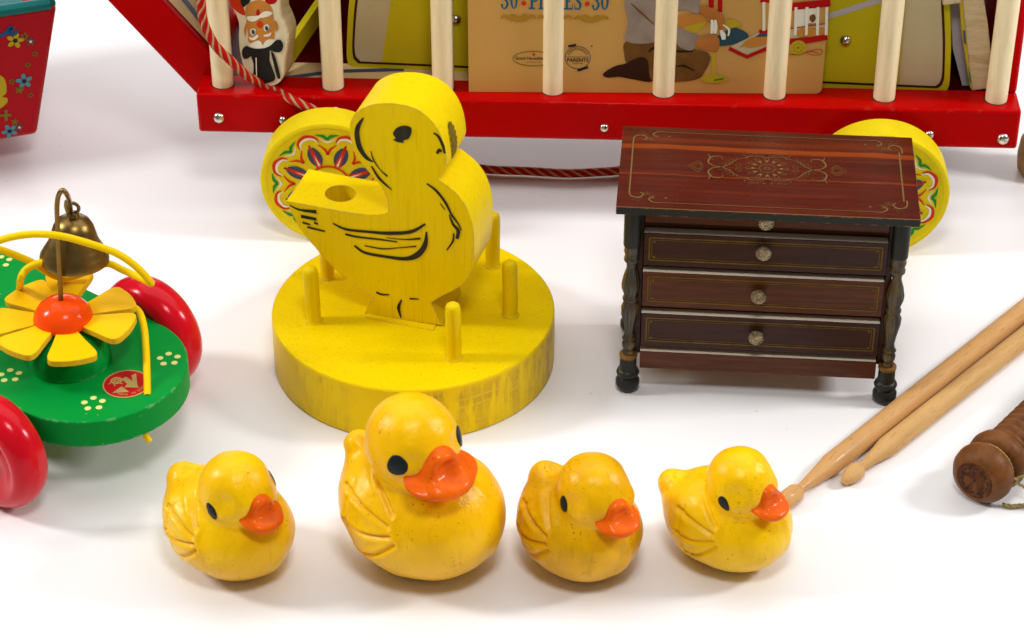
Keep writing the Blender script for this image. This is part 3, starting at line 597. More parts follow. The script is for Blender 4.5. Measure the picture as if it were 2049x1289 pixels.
# seals
def ring(cx, cy, rx, ry, wdt, mat, z=.004): b.ribbon(Fk, [(cx+rx*math.cos(a), cy+ry*math.sin(a)) for a in np.linspace(0, 2*math.pi, 40)], wdt, mat, z)
sx, sy = bk(1068, 117); ring(sx, sy, .118, .046, .005, 'tinolive'); 
b.text('Good Housekeeping', Fk @ Matrix.Translation((sx, sy-.006, 0)), .027, 'black', xs=.95, bold=.0004); b.disc(Fk, sx+.0, sy+.027, .009, .009, 'redink', z=.005)
b.text('GUARANTEES', Fk @ Matrix.Translation((sx, sy-.028, 0)), .014, 'tinolive')
sx, sy = bk(1156, 115); ring(sx, sy, .071, .071, .004, 'bluegrey'); b.ribbon(Fk, [(sx-.065, sy+.004), (sx+.065, sy+.004)], .003, 'bluegrey')
b.text('PARENTS', Fk @ Matrix.Translation((sx, sy-.026, 0)), .030, 'black', bold=.0006); b.text('MAGAZINE', Fk @ Matrix.Translation((sx, sy-.042, 0)), .012, 'black')
for i, ch in enumerate('COMMENDED'):
    a = R(155-i*130/8); b.text(ch, Fk @ Matrix.Translation((sx+.048*math.cos(a), sy+.048*math.sin(a), 0)) @ Matrix.Rotation(a-math.pi/2, 4, 'Z'), .021, 'black')
b.ribbon(Fk, [(sx-.055, sy+.072), (sx-.01, sy+.082)], .014, 'black', .005); b.ribbon(Fk, [(sx-.0, sy-.082), (sx+.06, sy-.060)], .014, 'black', .005)
b.disc(Fk, *bk(1184, 92), .005, .005, 'bluegrey')
# kneeling child on the cover
Q([k5(*p) for p in [(180, 1000), (330, 900), (500, 855), (620, 780), (800, 770), (860, 1090), (600, 1075), (400, 1040), (240, 1050)]], 'shoe', .004)
Q([k5(*p) for p in [(495, 560), (900, 560), (1200, 600), (1500, 680), (1610, 720), (1640, 800), (1590, 920), (1480, 1060), (1200, 1105), (850, 1095), (790, 830), (700, 770), (560, 820), (500, 850), (468, 740)]], 'trousers', .005)
b.ribbon(Fk, cr([bk(*k5(*p)) for p in [(800, 700), (900, 640), (1200, 690), (1400, 690)]]), [.01, .02, .01], 'shoe', .006)
b.ribbon(Fk, cr([bk(*k5(*p)) for p in [(1150, 900), (1280, 890), (1430, 960)]]), [.004, .016, .004], 'shoe', .006)
Q([k5(*p) for p in [(535, -60), (520, 300), (495, 555), (900, 560), (960, 300), (1250, 130), (1450, 180), (1500, 120), (1400, -60)]], 'shirt', .006)
b.ribbon(Fk, cr([bk(*k5(*p)) for p in [(560, 40), (700, 170), (880, 330)]]), [.004, .012, .004], 'trousers', .0075)
b.ribbon(Fk, cr([bk(*k5(*p)) for p in [(1420, 90), (1550, 130), (1700, 170)]]), [.002, .02, .03], 'skin', .005)
Q([k5(*p) for p in [(1190, 220), (1500, 185), (1620, 240), (1600, 320), (1400, 430), (1200, 350)]], 'orangeprint', .0042)
Q([k5(*p) for p in [(1270, 380), (1450, 320), (1580, 300), (1500, 400), (1400, 450)]], 'yellowprint', .0050)
Q([k5(*p) for p in [(1180, 370), (1300, 400), (1500, 500), (1440, 620), (1350, 680), (1180, 590)]], 'shirt', .007)
Q([k6(*p) for p in [(100, 490), (300, 380), (430, 400), (520, 460), (500, 520), (300, 600), (140, 620), (60, 590)]], 'tealprint', .005)
b.ribbon(Fk, cr([bk(*k6(*p)) for p in [(160, 590), (320, 560), (500, 480)]]), .004, 'bluegrey', .006)
Q([k5(*p) for p in [(1490, 80), (1600, 80), (1750, 150), (1820, 230), (1830, 330), (1760, 390), (1700, 230), (1640, 300), (1570, 220), (1490, 150)]], 'skin', .008)
Q([k5(*p) for p in [(1480, 510), (1620, 470), (1740, 500), (1760, 600), (1720, 690), (1560, 670), (1440, 610)]], 'skin', .008)
for x_ in (30, 75): b.ribbon(Fk, cr([bk(*k6(x_, 260)), bk(*k6(x_+6, 360)), bk(*k6(x_-4, 450))]), [.012, .022, .012], 'whiteink', .009)
b.ribbon(Fk, cr([bk(*k6(*p)) for p in [(150, 400), (180, 460), (190, 530)]]), [.01, .03, .02], 'whiteink', .009)
b.ribbon(Fk, cr([bk(*k6(*p)) for p in [(180, 330), (260, 390), (250, 480)]]), [.008, .014, .008], 'whiteink', .009)
Q([k6(*p) for p in [(200, 290), (300, 260), (420, 310), (410, 345), (280, 380), (200, 350)]], 'yellowprint', .0045)
b.ribbon(Fk, [bk(*k6(22, -20)), bk(*k6(22, 100))], .03, 'redink2', .004); b.ribbon(Fk, [bk(*k6(140, -20)), bk(*k6(140, 160))], .026, 'redink2', .004)
b.ribbon(Fk, [bk(*k6(58, 700)), bk(*k6(58, 1020))], .020, 'yellowprint', .004); b.disc(Fk, *bk(*k6(60, 1070)), .075, .028, 'yellowprint', z=.0045)
b.ribbon(Fk, [bk(*k6(60, 1085)), bk(*k6(190, 1060))], .010, 'greenink', .006)
# small printed wagon
Q([k6(*p) for p in [(265, 640), (680, 430), (1600, 320), (1600, 470), (1100, 520), (500, 740)]], 'boardcream', .004, 1)
b.poly(Fk, [bk(*k6(*p)) for p in [(390, 650), (700, 440), (800, 430), (800, 500), (500, 600)]], 'bluegrey', .005)
Q([k6(*p) for p in [(450, 590), (560, 510), (700, 495), (790, 500), (790, 580), (600, 640), (480, 630)]], 'orangeprint', .006)
Q([k6(*p) for p in [(1200, 400), (1350, 370), (1540, 370), (1600, 400), (1590, 450), (1400, 490), (1200, 490)]], 'orangeprint', .006)
b.ribbon(Fk, [bk(*k6(*p)) for p in [(262, 650), (505, 765), (800, 640)]], .024, 'redink2', .007)
b.ribbon(Fk, [bk(*k6(*p)) for p in [(1060, 560), (1310, 545), (1600, 495)]], .036, 'redink2', .007)
b.ribbon(Fk, [bk(*k6(*p)) for p in [(1060, 385), (1600, 310)]], .007, 'redink2', .007)
b.ribbon(Fk, [bk(*k6(*p)) for p in [(1100, 85), (1640, 30)]], .046, 'redink2', .007); b.ribbon(Fk, [bk(*k6(670, 425)), bk(*k6(800, 420))], .022, 'redink2', .006)
b.ribbon(Fk, [bk(*k6(685, 5)), bk(*k6(830, 5))], .02, 'redink2', .006)
for x_ in (735, 1170, 1320, 1470, 1590): b.ribbon(Fk, [bk(*k6(x_, 90 if x_ > 800 else 20)), bk(*k6(x_-(10 if x_ > 800 else 0), 470 if x_ > 800 else 410))], .016, 'whiteink', .008)
b.ribbon(Fk, [bk(*k6(1240, 120)), bk(*k6(1230, 360))], .05, 'whiteink', .0052); b.ribbon(Fk, [bk(*k6(1395, 110)), bk(*k6(1395, 310))], .05, 'whiteink', .0052)
Q([k6(*p) for p in [(1360, 210), (1420, 190), (1440, 250), (1400, 300), (1360, 270)]], 'trousers', .0062)
c = bk(*k6(1200, 640)); b.disc(Fk, c[0], c[1], .046, .046, 'yellowprint', z=.008)
for i in range(8): b.disc(Fk, c[0]+.026*math.cos(i*.785), c[1]+.026*math.sin(i*.785), .004, .004, 'tinolive', z=.0095)
b.disc(Fk, c[0], c[1], .007, .007, 'tinolive', z=.0095)
b.ribbon(Fk, cr([bk(*k6(*p)) for p in [(1060, 735), (1250, 720), (1330, 690), (1420, 670), (1500, 660), (1530, 690), (1490, 735), (1380, 735), (1310, 700), (1400, 690), (1480, 720)]]), .004, 'redink2', .008)
b.build('booklet_cover', booklet)
# wooden pieces at the right end
k7 = lambda x, y: (1840+x*.3103, y*.3103)
o7 = FW @ Vector((wl(*k7(400, 588), YD-.02).x, YD-.02, 0)); F7 = FW @ frame((0, YD-.02, 0), (1, 0, 0), (0, 0, 1))
def r7(x, y): p = wl(*k7(x, y), YD-.02); return (p.x, max(p.z, ZT+.002))
b = MB(); b.prism([r7(*p) for p in [(272, -300), (275, 0), (300, 250), (322, 470), (338, 588), (458, 572), (462, 350), (440, 150), (415, 0), (405, -300)]], F7, -.45, 0, 'rawwoodold')
for pl_, mt_, zz_ in (([(250, -100), (278, 20), (302, 250), (325, 470), (340, 590), (326, 560), (296, 380), (268, 180)], 'yellowprint', .003), ([(312, 420), (326, 470), (336, 545), (322, 520)], 'greenink', .006), ([(280, 190), (294, 200), (300, 290), (286, 270)], 'bluegrey', .006)): b.poly(F7, [r7(*p) for p in pl_], mt_, zz_)
b2 = b.build('wooden_animal', None, bevel=.006); tag(b2, 'stained wooden piece seen edge-on, leaning at the wagon end', 'toy animal')
yy = YD+.10
def r8(x, y): p = wl(*k7(x, y), yy); return (p.x, max(p.z, ZT-.03))
F8 = FW @ frame((0, yy, 0), (1, 0, 0), (0, 0, 1))
b = MB(); b.prism([r8(*p) for p in [(185, -300), (195, 0), (215, 320), (268, 610), (355, 610), (325, 500), (262, 50), (240, -300)]], F8, -.5, 0, 'greyink', side='whiteink')
tag(b.build('grey_card'), 'grey card standing left of the edge-on wooden piece', 'card')
b = MB(); F9 = FW @ frame((0, YD-.05, 0), (1, 0, 0), (0, 0, 1)); pq = [wl(*k7(*p), YD-.05) for p in [(140, -60), (150, 38), (270, 22), (262, -60)]]
b.prism([(p.x, p.z) for p in pq], F9, -.3, 0, 'rawwood'); tag(b.build('wooden_block', None, bevel=.008), 'pale wooden block tucked above the grey card', 'toy block')

# ------------------------------------------------------------------ big wooden duck on a round base with pegs
DT = .322; _l, _r, _f = onz(542, 632, DT), onz(1110, 632, DT), onz(826, 783, DT); DR = (_r.x-_l.x)/2; DC = Vector(((_l.x+_r.x)/2, _f.y+DR, 0))
duckt = thing('duck_spool_stand', 'large flat yellow wooden duck with black markings on round pegged base', 'wooden duck', DC)
b = MB(); F = Matrix.Translation(DC)
b.lathe([(DR-.01, 0), (DR, .012), (DR+.002, .15), (DR, DT-.008), (DR-.006, DT)], F, 'base', 160)
k = b.m('duckwood'); b.mi[-1] = k
bs = b.build('round_base', duckt)
for (px, py) in [(909, 724), (1023, 638), (985, 539), (629, 650), (655, 561)]:
    p = onz(px, py, DT); p.z = 0; p.y += .035
    s = MB(); rr = .040
    s.lathe([(rr+.012, DT-.004), (rr+.002, DT+.008), (rr-.002, DT+.02), (rr, DT+.1), (rr+.001, DT+.285), (rr-.001, DT+.312), (rr*.86, DT+.328), (rr*.55, DT+.338), (0, DT+.341)], Matrix.Translation(p) @ Matrix.Rotation(R(random.uniform(-1, 1)), 4, 'Y'), 'duckwood', 24)
    s.build('peg', duckt)
pA = onz(890, 655, DT); pB = onz(728, 628, DT); ex = (pA-pB).normalized()
Fd = frame(pB, ex, (0, 0, 1)); nd = Fd.to_3x3() @ Vector((0, 0, 1))
def dk(x, y): p = Fd.inverted() @ onp(500+x*.6208, 100+y*.6208, pB, nd); return (p.x, max(p.y, .001))
segs = [[(117, 487), (200, 502), (300, 521), (370, 530), (425, 530), (446, 521)],
        [(446, 521), (442, 480), (420, 436), (385, 395), (355, 358), (333, 315), (322, 265), (326, 228), (345, 200), (385, 179), (430, 172), (485, 175), (535, 190), (575, 217), (603, 252), (622, 295), (632, 345), (630, 380), (607, 417)],
        [(607, 417), (640, 440), (675, 472), (702, 515), (718, 565), (723, 620), (721, 680), (711, 722), (690, 752), (650, 778), (612, 797), (584, 815)],
        [(584, 815), (620, 888)], [(620, 888), (369, 850)], [(369, 850), (395, 795)],
        [(395, 795), (345, 763), (280, 712), (215, 642), (165, 580), (140, 535), (117, 487)]]
outl = []
for s_ in segs: outl += cr([dk(*p) for p in s_], 5)[:-1]
TH = .335
b = MB(); b.prism(outl, Fd, -TH, 0, 'duckwood')
body = b.build('duck_body', duckt)
# bored hole through the tail
hc = onz(681, 380, 1.0)
tl = dk(117, 487)[1]; 
hz = DT + (dk(250, 500)[1]); hp = onz(681, 380, hz)
cut = MB(); cut.lathe([(.081, -.34), (.081, .3)], Matrix.Translation(hp), 'duckwood', 40); co = cut.build('cutter')
bm_ = body.modifiers.new('hole', 'BOOLEAN'); bm_.operation = 'DIFFERENCE'; bm_.object = co; bm_.solver = 'EXACT'
bpy.context.view_layer.update()
dg = bpy.context.evaluated_depsgraph_get(); me = bpy.data.meshes.new_from_object(body.evaluated_get(dg))
body.modifiers.clear(); body.data = me; bpy.data.objects.remove(co)
me.polygons.foreach_set('use_smooth', [True]*len(me.polygons)); me.set_sharp_from_angle(angle=R(35))
bv = body.modifiers.new('bevel', 'BEVEL'); bv.width = .007; bv.segments = 2; bv.limit_method = 'ANGLE'; bv.angle_limit = R(50)
# painted strokes
b = MB()
def st(pts, wd): b.ribbon(Fd, cr([dk(*p) for p in pts], 6), [x*.0165/10*1.0 for x in wd], 'blackpaint', .0035)
st([(367, 218), (350, 245), (346, 275), (355, 315), (375, 345), (397, 360)], [4, 14, 17, 17, 14, 4])
st([(390, 325), (400, 355), (420, 385), (444, 407)], [3, 5, 3, 7])
st([(392, 373), (415, 410), (440, 435), (459, 451)], [5, 9, 7, 2])
st([(592, 267), (608, 278), (622, 305), (629, 333)], [5, 9, 11, 7]); st([(603, 333), (612, 322), (618, 328)], [8, 12, 5])
st([(570, 430), (600, 452), (630, 490), (650, 530)], [5, 9, 9, 7]); st([(650, 530), (672, 560), (683, 582)], [8, 6, 3])
st([(613, 492), (622, 505), (630, 515)], [2, 4, 2])
st([(643, 530), (655, 560), (672, 582), (668, 608)], [4, 9, 13, 10]); st([(658, 590), (655, 615), (635, 645)], [5, 7, 4])
st([(268, 558), (310, 577), (380, 585), (450, 590), (520, 585), (566, 560)], [5, 9, 9, 13, 12, 6])
st([(308, 593), (350, 602), (420, 610), (476, 618)], [8, 7, 6, 4]); st([(440, 604), (500, 610), (550, 607)], [2, 4, 8])
st([(370, 630), (430, 640), (480, 637), (537, 632)], [4, 5, 3, 5])
st([(338, 630), (370, 652), (430, 664), (500, 672), (540, 660), (565, 628), (570, 585)], [8, 10, 10, 13, 20, 16, 5])
st([(130, 500), (160, 514), (215, 521)], [4, 7, 14]); st([(165, 535), (215, 545)], [12, 11]); st([(170, 555), (195, 562)], [8, 6]); st([(207, 556), (220, 560)], [8, 8]); st([(186, 570), (243, 584)], [8, 6])
st([(408, 780), (425, 787), (450, 788)], [7, 7, 4]); st([(515, 801), (545, 802)], [7, 3])
st([(490, 804), (480, 830), (488, 862)], [4, 12, 4])
ep = [dk(*p) for p in [(462, 268), (475, 250), (500, 243), (520, 250), (521, 268), (512, 285), (495, 291), (497, 297), (480, 297), (462, 289), (470, 284)]]
b.poly(Fd, cr(ep, 4, True), 'blackpaint', .0035)
join_into(body, b, duckt)
# worn beak spot on the side, follows the edge of the head
hs = cr([dk(*p) for p in segs[1]], 8); i0 = int(len(hs)*.80); i1 = int(len(hs)*.955)
b = MB(); vs_ = []; fs_ = []; rows = 10
for i in range(i0, i1+1):
    t_ = (i-i0)/(i1-i0); hw = .045*math.sqrt(max(0, 1-(2*t_-1)**2))+.002
    a_, c_ = Vector(hs[i-1]), Vector(hs[min(i+1, len(hs)-1)]); tt = (c_-a_).normalized(); nn = Vector((tt.y, -tt.x))
    if nn.x < 0: nn = -nn
    q = Vector(hs[i])+nn*.004
    for sgn in (-1, 1): vs_.append((q.x, q.y, -.13+hw*sgn*(1+.2*math.sin(i*2.1))))
for i in range(i1-i0): fs_.append((2*i, 2*i+1, 2*i+3, 2*i+2))
M['wornspot'] = paint('worn_dark_spot', (.22, .15, .015), rough=.6, var=.9, vs=30, vcol=(.06, .04, .008))
b.add(vs_, fs_, 'wornspot', Fd); join_into(body, b, duckt)
b = MB(); b.box(.02, .40, -.0, .06, -.016, .004, 'duckwood', F=frame(pB, ex, (-ex.y, ex.x, 0)) @ Matrix.Translation((0, -.035, 0)) @ Matrix.Rotation(R(-2), 4, 'Z')); b.build('glue_strip', duckt)

# ------------------------------------------------------------------ chest of drawers
CO = onz(1255, 778, 0); ce_ = onz(1768, 803, 0); cyaw = math.atan2(ce_.y-CO.y, ce_.x-CO.x); CWD = (ce_-CO).length
FC = yawm(CO, cyaw); CN = FC.to_3x3() @ Vector((0, 1, 0)); FCi = FC.inverted()
chest = thing('chest_of_drawers', 'miniature dark wood chest with four drawers and carved corner posts', 'toy chest', CO, cyaw)
def cl(x, y, yl): return FCi @ onp(x, y, FC @ Vector((0, yl, 0)), CN)
HT = 1.205; TT = .045; CDp = .60
tf = [FCi @ onz(*p, HT) for p in [(1230, 412), (1836, 442), (1832, 278), (1250, 249)]]
print('CHEST top', [tuple(round(c, 3) for c in p) for p in tf], 'W', CWD)
tx0 = (tf[0].x+tf[3].x)/2; tx1 = (tf[1].x+tf[2].x)/2; ty0 = (tf[0].y+tf[1].y)/2; ty1 = (tf[2].y+tf[3].y)/2
b = MB(FC); b.box(tx0, tx1, ty0, ty1, HT-TT, HT, 'chestblack', top='top')
b.box(tx0+.0, tx1, ty0, ty0+.006, HT-.004, HT+.0012, 'ledge')
FT = FC @ Matrix.Translation((tx0, ty0, HT)); TW, TD = tx1-tx0, ty1-ty0
def tp(x, y): p = FT.inverted() @ onz(x, y, HT); return (p.x, p.y)
GL = 'goldline'
mg = .075
for (xa, ya, xb, yb) in [(mg+.16, mg-.02, TW-mg-.16, mg-.02), (mg+.12, TD-mg+.02, TW-mg-.16, TD-mg+.02)]: b.ribbon(FT, [(xa, ya), (xb, yb)], .006, GL, .002)
for xx in (mg-.015, TW-mg+.0): b.ribbon(FT, [(xx, mg+.09), (xx, TD-mg-.09)], .012, GL, .002)
for cx_, cy_, sx_, sy_ in [(mg, mg, 1, 1), (TW-mg, mg, -1, 1), (mg, TD-mg, 1, -1), (TW-mg, TD-mg, -1, -1)]:
    X = lambda u, v: (cx_+sx_*u, cy_+sy_*v)
    b.ribbon(FT, cr([X(-.015, .10), X(-.01, .04), X(.03, .02), X(.055, .05), X(.04, .07)]), [.012, .012, .012, .010, .012], GL, .0022)
    b.ribbon(FT, cr([X(.16, -.02), X(.11, -.02), X(.085, .01), X(.11, .03)]), [.006, .01, .012, .010], GL, .0022)
    for a_ in range(-30, 150, 24):
        if 20 < a_ < 60: continue
        b.ribbon(FT, [X(.075+.012*math.cos(R(a_)), .035+.012*math.sin(R(a_))), X(.075+.045*math.cos(R(a_)), .035+.045*math.sin(R(a_)))], [.003, .010, .004], GL, .0024)
    for a_ in (190, 215, 240): b.ribbon(FT, [X(.06+.01*math.cos(R(a_)), .03+.01*math.sin(R(a_))), X(.06+.07*math.cos(R(a_)), .03+.06*math.sin(R(a_)))], [.003, .009, .003], GL, .0024)
    b.disc(FT, *X(.17, .025), .006, .006, GL, z=.0022)
mc = tp(1535, 338); FM = FT @ Matrix.Translation((mc[0], mc[1], 0)) @ Matrix.Rotation(R(1.0), 4, 'Z')
ringp = lambda r, ry=None: [(r*math.cos(a), (ry or r)*math.sin(a)) for a in np.linspace(0, 2*math.pi, 40)]
b.ribbon(FM, ringp(.014), .005, GL, .002); b.ribbon(FM, [(r_*math.cos(a), r_*math.sin(a)) for a, r_ in [(2*math.pi*i/72, .040+.004*math.sin(i*2*math.pi/6)) for i in range(73)]], .004, GL, .002)
for i in range(12):
    a = R(i*30); ca, sa = math.cos(a), math.sin(a)
    U = lambda r_, t_: (r_*ca-t_*sa, (r_*sa+t_*ca)*1.0)
    b.poly(FM, [U(.055, 0), U(.075, .010), U(.085, .008), U(.078, 0), U(.085, -.008), U(.075, -.010)], GL, .002)
    b.ribbon(FM, cr([U(.085, -.010), U(.104, -.008), U(.110, 0), U(.104, .008), U(.085, .010)]), .004, GL, .002)
for sx_ in (-1, 1):
    for sy_ in (-1, 1):
        X = lambda u, v: (sx_*u, sy_*v)
        b.ribbon(FM, cr([X(.23, .0), X(.19, .03), X(.16, .075), X(.13, .09)]), [.008, .007, .005, .003], GL, .002)
        for t_ in (.2, .4, .6, .8):
            ux, uy = .23-.09*t_, .085*t_
            b.ribbon(FM, [X(ux, uy), X(ux+.035, uy+.018)], [.003, .008, .002], GL, .0022)
            b.ribbon(FM, [X(ux, uy), X(ux-.005, uy+.035)], [.003, .007, .002], GL, .0022)
        b.ribbon(FM, [X(*p) for p in spiral(.150, .018, .022, .004, 90, 470)], .003, GL, .002)
        b.ribbon(FM, [X(*p) for p in spiral(.08, .14, .018, .004, 0, 420)], .003, GL, .002)
        b.ribbon(FM, [X(*p) for p in spiral(.035, .125, .016, .003, 180, 560)], .003, GL, .002)
        b.ribbon(FM, cr([X(.13, .09), X(.09, .115), X(.05, .118), X(.0, .105)]), [.004, .007, .006, .003], GL, .002)
        for u_, v_ in ((.02, .150), (.0, .13), (.055, .145), (.115, .125), (.10, .10)): b.disc(FM, *X(u_, v_), .0045, .0045, GL, z=.002)
        b.ribbon(FM, cr([X(.23, 0), X(.275, .012), X(.30, .05), X(.28, .10), X(.235, .105), X(.225, .075)]), [.008, .008, .012, .012, .006, .003], GL, .002)
        for t_ in (.0, .03, .06): b.ribbon(FM, [X(.30, .03+t_), X(.272, .045+t_)], [.003, .008, .002], GL, .0022)
        b.ribbon(FM, [X(.285, .085), X(.30, .13)], [.012, .004], GL, .0022)
        b.ribbon(FM, cr([X(.33, 0), X(.35, .028), X(.385, .0)]), [.003, .005, .003], GL, .002)
        b.ribbon(FM, cr([X(.325, .012), X(.35, .05), X(.375, .03), X(.405, .0)]), [.003, .005, .004, .003], GL, .002)
b.build('chest_top', chest, bevel=.006, seg=1)
b = MB(FC)
z0 = .20
PX = .0; xi0, xi1 = .044, CWD-.044
b.box(xi0-.02, xi0+.015, .02, CDp, z0+.02, HT-TT-.001, 'chestdark'); b.box(xi1-.015, xi1+.02, .02, CDp, z0+.02, HT-TT-.001, 'chestdark')
b.box(xi0, xi1, CDp-.02, CDp+.01, z0+.02, HT-TT-.001, 'chestbrown'); b.box(xi0+.001, xi1-.001, .03, CDp-.02, z0+.021, z0+.05, 'ledge'); b.box(xi0+.0155, xi1-.0155, .032, .05, z0+.06, HT-TT-.002, 'chestbrown')
b.build('chest_case', chest, bevel=.003, seg=1)
tops = [cl(1290, y, -.027).z for y in (466, 544, 627, 703)]; bots = [cl(1290, y, -.027).z for y in (531, 613, 692, 737)]
tops = [HT-TT-.012]+tops; bots = [cl(1290, 452, -.012).z+.012]+bots
print('drawers', [round(t, 3) for t in tops], [round(t, 3) for t in bots])
mats = ['chestbrown', 'chestdark', 'chestbrown', 'chestdark', 'chestbrown']
kn = [(1533, 447), (1528, 508), (1518, 595), (1513, 677)]
for i in range(5):
    b = MB(FC); yf = -.027 if i else .002
    b.box(xi0+.017, xi1-.017, yf, .03, bots[i], tops[i], mats[i], top='strip')
    FF = FC @ frame((xi0, yf, bots[i]), (1, 0, 0), (0, 0, 1)); W_, h_ = xi1-xi0, tops[i]-bots[i]
    if 0 < i < 4:
        for ins, wd_ in ((.035, .007), (.048, .003)):
            for seg_ in ([(ins+.01, ins), (W_-ins-.01, ins)], [(ins+.01, h_-ins+.008), (W_-ins-.01, h_-ins+.008)], [(ins+.01, ins), (ins+.01, h_-ins+.008)], [(W_-ins-.01, ins), (W_-ins-.01, h_-ins+.008)]): b.ribbon(FF, seg_, wd_, 'goldfaint', .0015+.0004*(wd_ > .005))
        for xx, yy_ in ((.07, .055), (W_-.07, .055), (.07, h_-.05), (W_-.07, h_-.05)): b.disc(FF, xx, yy_, .006, .006, 'goldfaint', z=.0016)
    o = b.build('drawer' if i < 4 else 'bottom_rail', chest, bevel=.003, seg=1)
    if i < 4:
        p = cl(*kn[i], yf-.045); zz = p.z; Fk_ = FC @ frame((p.x, yf, zz), (1, 0, 0), (0, 0, 1))
        s = MB(); s.lathe([(.016, 0), (.014, .020), (.026, .027), (.038, .032), (.041, .040), (.038, .050), (.027, .056), (.016, .058), (.009, .054), (0, .054)], Fk_, 'knob', 28)
        for q in range(12):
            a_ = q*math.pi/6; s.lathe([(.0075, -.004), (.007, .003), (0, .007)], Fk_ @ Matrix.Translation((.030*math.cos(a_), .030*math.sin(a_), .053)), 'knob', 8)
        s.build('knob', o)
prof = [(.030, 0), (.050, .012), (.063, .04), (.063, .065), (.050, .088), (.044, .095), (.057, .102), (.061, .115), (.055, .13), (.045, .136), (.044, .215)]
prof2 = [(.036, .232), (.040, .25), (.030, .262), (.042, .275), (.045, .30), (.034, .325), (.046, .332), (.036, .345), (.028, .37), (.036, .43), (.050, .49), (.052, .53), (.040, .565), (.050, .575), (.050, .585), (.040, .60), (.052, .64), (.054, .67), (.044, .72), (.030, .77), (.032, .80), (.048, .815), (.048, .83), (.040, .84), (.050, .87), (.046, .90), (.050, .905)]
for (lx, ly) in [(0, 0), (CWD, 0), (0, CDp-.06), (CWD, CDp-.06)]:
    FL = FC @ Matrix.Translation((lx, ly, 0))
    b = MB(); b.lathe(prof, FL, 'chestblack', 32)
    b.lathe([(.046, .214), (.048, .218), (.048, .228), (.045, .233)], FL, 'ledge', 32)
    vs_ = []; fs_ = []; n = 48
    for (r_, z_) in prof2:
        for i in range(n):
            a = 2*math.pi*i/n; fl_ = 1+.10*math.cos(8*a)*(1 if (.37 < z_ < .55 or .60 < z_ < .77) else 0); r2_ = .029+(r_-.036)*.80; vs_.append((r2_*fl_*math.cos(a), r2_*fl_*math.sin(a), z_))
    for k in range(len(prof2)-1):
        for i in range(n): j = (i+1) % n; fs_.append((k*n+i, k*n+j, (k+1)*n+j, (k+1)*n+i))
    b.add(vs_, fs_, 'post', FL)
    b.lathe([(.042, .904), (.044, .91), (.044, HT-TT-.001)], FL, 'chestblack', 32)
    b.build('post', chest, angle=50)

# ------------------------------------------------------------------ ducks: implicit surfaces meshed with surface nets
def snets(Fn, lo, hi, h):
    xs = [np.arange(lo[i], hi[i]+h, h) for i in range(3)]
    X, Y, Z = np.meshgrid(*xs, indexing='ij'); V = Fn(X, Y, Z)
    S = V < 0; n = V.shape
    c = np.zeros((n[0]-1, n[1]-1, n[2]-1), int); 
    for dx in (0, 1):
        for dy in (0, 1):
            for dz in (0, 1): c += S[dx:n[0]-1+dx, dy:n[1]-1+dy, dz:n[2]-1+dz]
    act = (c > 0) & (c < 8); idx = -np.ones(act.shape, int); I = np.argwhere(act); idx[act] = np.arange(len(I))
    acc = np.zeros((len(I), 3)); cnt = np.zeros(len(I))
    for ax in range(3):
        o1, o2 = [a for a in range(3) if a != ax]
        for u in (0, 1):
            for v in (0, 1):
                p = I.copy(); p[:, o1] += u; p[:, o2] += v; q = p.copy(); q[:, ax] += 1
                a = V[tuple(p.T)]; b_ = V[tuple(q.T)]; m = (a < 0) != (b_ < 0); t = np.where(m, a/np.where(m, a-b_, 1), 0)
                pt = p.astype(float); pt[:, ax] += t; acc[m] += pt[m]; cnt[m] += 1
    P = acc/cnt[:, None]; verts = P*h+np.array([x[0] for x in xs])
    faces = []
    for ax in range(3):
        o1, o2 = (ax+1) % 3, (ax+2) % 3
        sl0 = [slice(None)]*3; sl1 = [slice(None)]*3; sl0[ax] = slice(0, -1); sl1[ax] = slice(1, None)
        E = S[tuple(sl0)] != S[tuple(sl1)]; J = np.argwhere(E)
        J = J[(J[:, o1] > 0) & (J[:, o2] > 0) & (J[:, o1] < n[o1]-1) & (J[:, o2] < n[o2]-1)]
        def g_(a, b2):
            q = J.copy(); q[:, o1] -= a; q[:, o2] -= b2; return idx[tuple(q.T)]
        quad = np.stack([g_(1, 1), g_(0, 1), g_(0, 0), g_(1, 0)], 1)
        inside = S[tuple(J.T)]
        quad[~inside] = quad[~inside][:, ::-1]
        faces.append(quad)
    return verts, np.concatenate(faces)
def ell(X, Y, Z, c, r, F3=None):
    x, y, z = X-c[0], Y-c[1], Z-c[2]
    if F3 is not None:
        x, y, z = (F3[0][0]*x+F3[0][1]*y+F3[0][2]*z, F3[1][0]*x+F3[1][1]*y+F3[1][2]*z, F3[2][0]*x+F3[2][1]*y+F3[2][2]*z)
    k0 = np.sqrt((x/r[0])**2+(y/r[1])**2+(z/r[2])**2); k1 = np.sqrt((x/r[0]**2)**2+(y/r[1]**2)**2+(z/r[2]**2)**2)+1e-9
    return k0*(k0-1)/k1
def smin(a, b, k): h = np.clip(.5+.5*(b-a)/k, 0, 1); return b*(1-h)+a*h-k*h*(1-h)
def smax(a, b, k): return -smin(-a, -b, k)
def cap(X, Y, Z, a, b, ra, rb):
    a, b = np.array(a), np.array(b); d = b-a; t = np.clip(((X-a[0])*d[0]+(Y-a[1])*d[1]+(Z-a[2])*d[2])/(d@d), 0, 1)
    return np.sqrt((X-a[0]-d[0]*t)**2+(Y-a[1]-d[1]*t)**2+(Z-a[2]-d[2]*t)**2)-(ra+(rb-ra)*t)
def seg2(U, V, pts):
    D = np.full(U.shape, 9.)
    for (a, b) in zip(pts[:-1], pts[1:]):
        a, b = np.array(a), np.array(b); d = b-a; t = np.clip(((U-a[0])*d[0]+(V-a[1])*d[1])/(d@d), 0, 1)
        D = np.minimum(D, np.hypot(U-a[0]-d[0]*t, V-a[1]-d[1]*t))
    return D
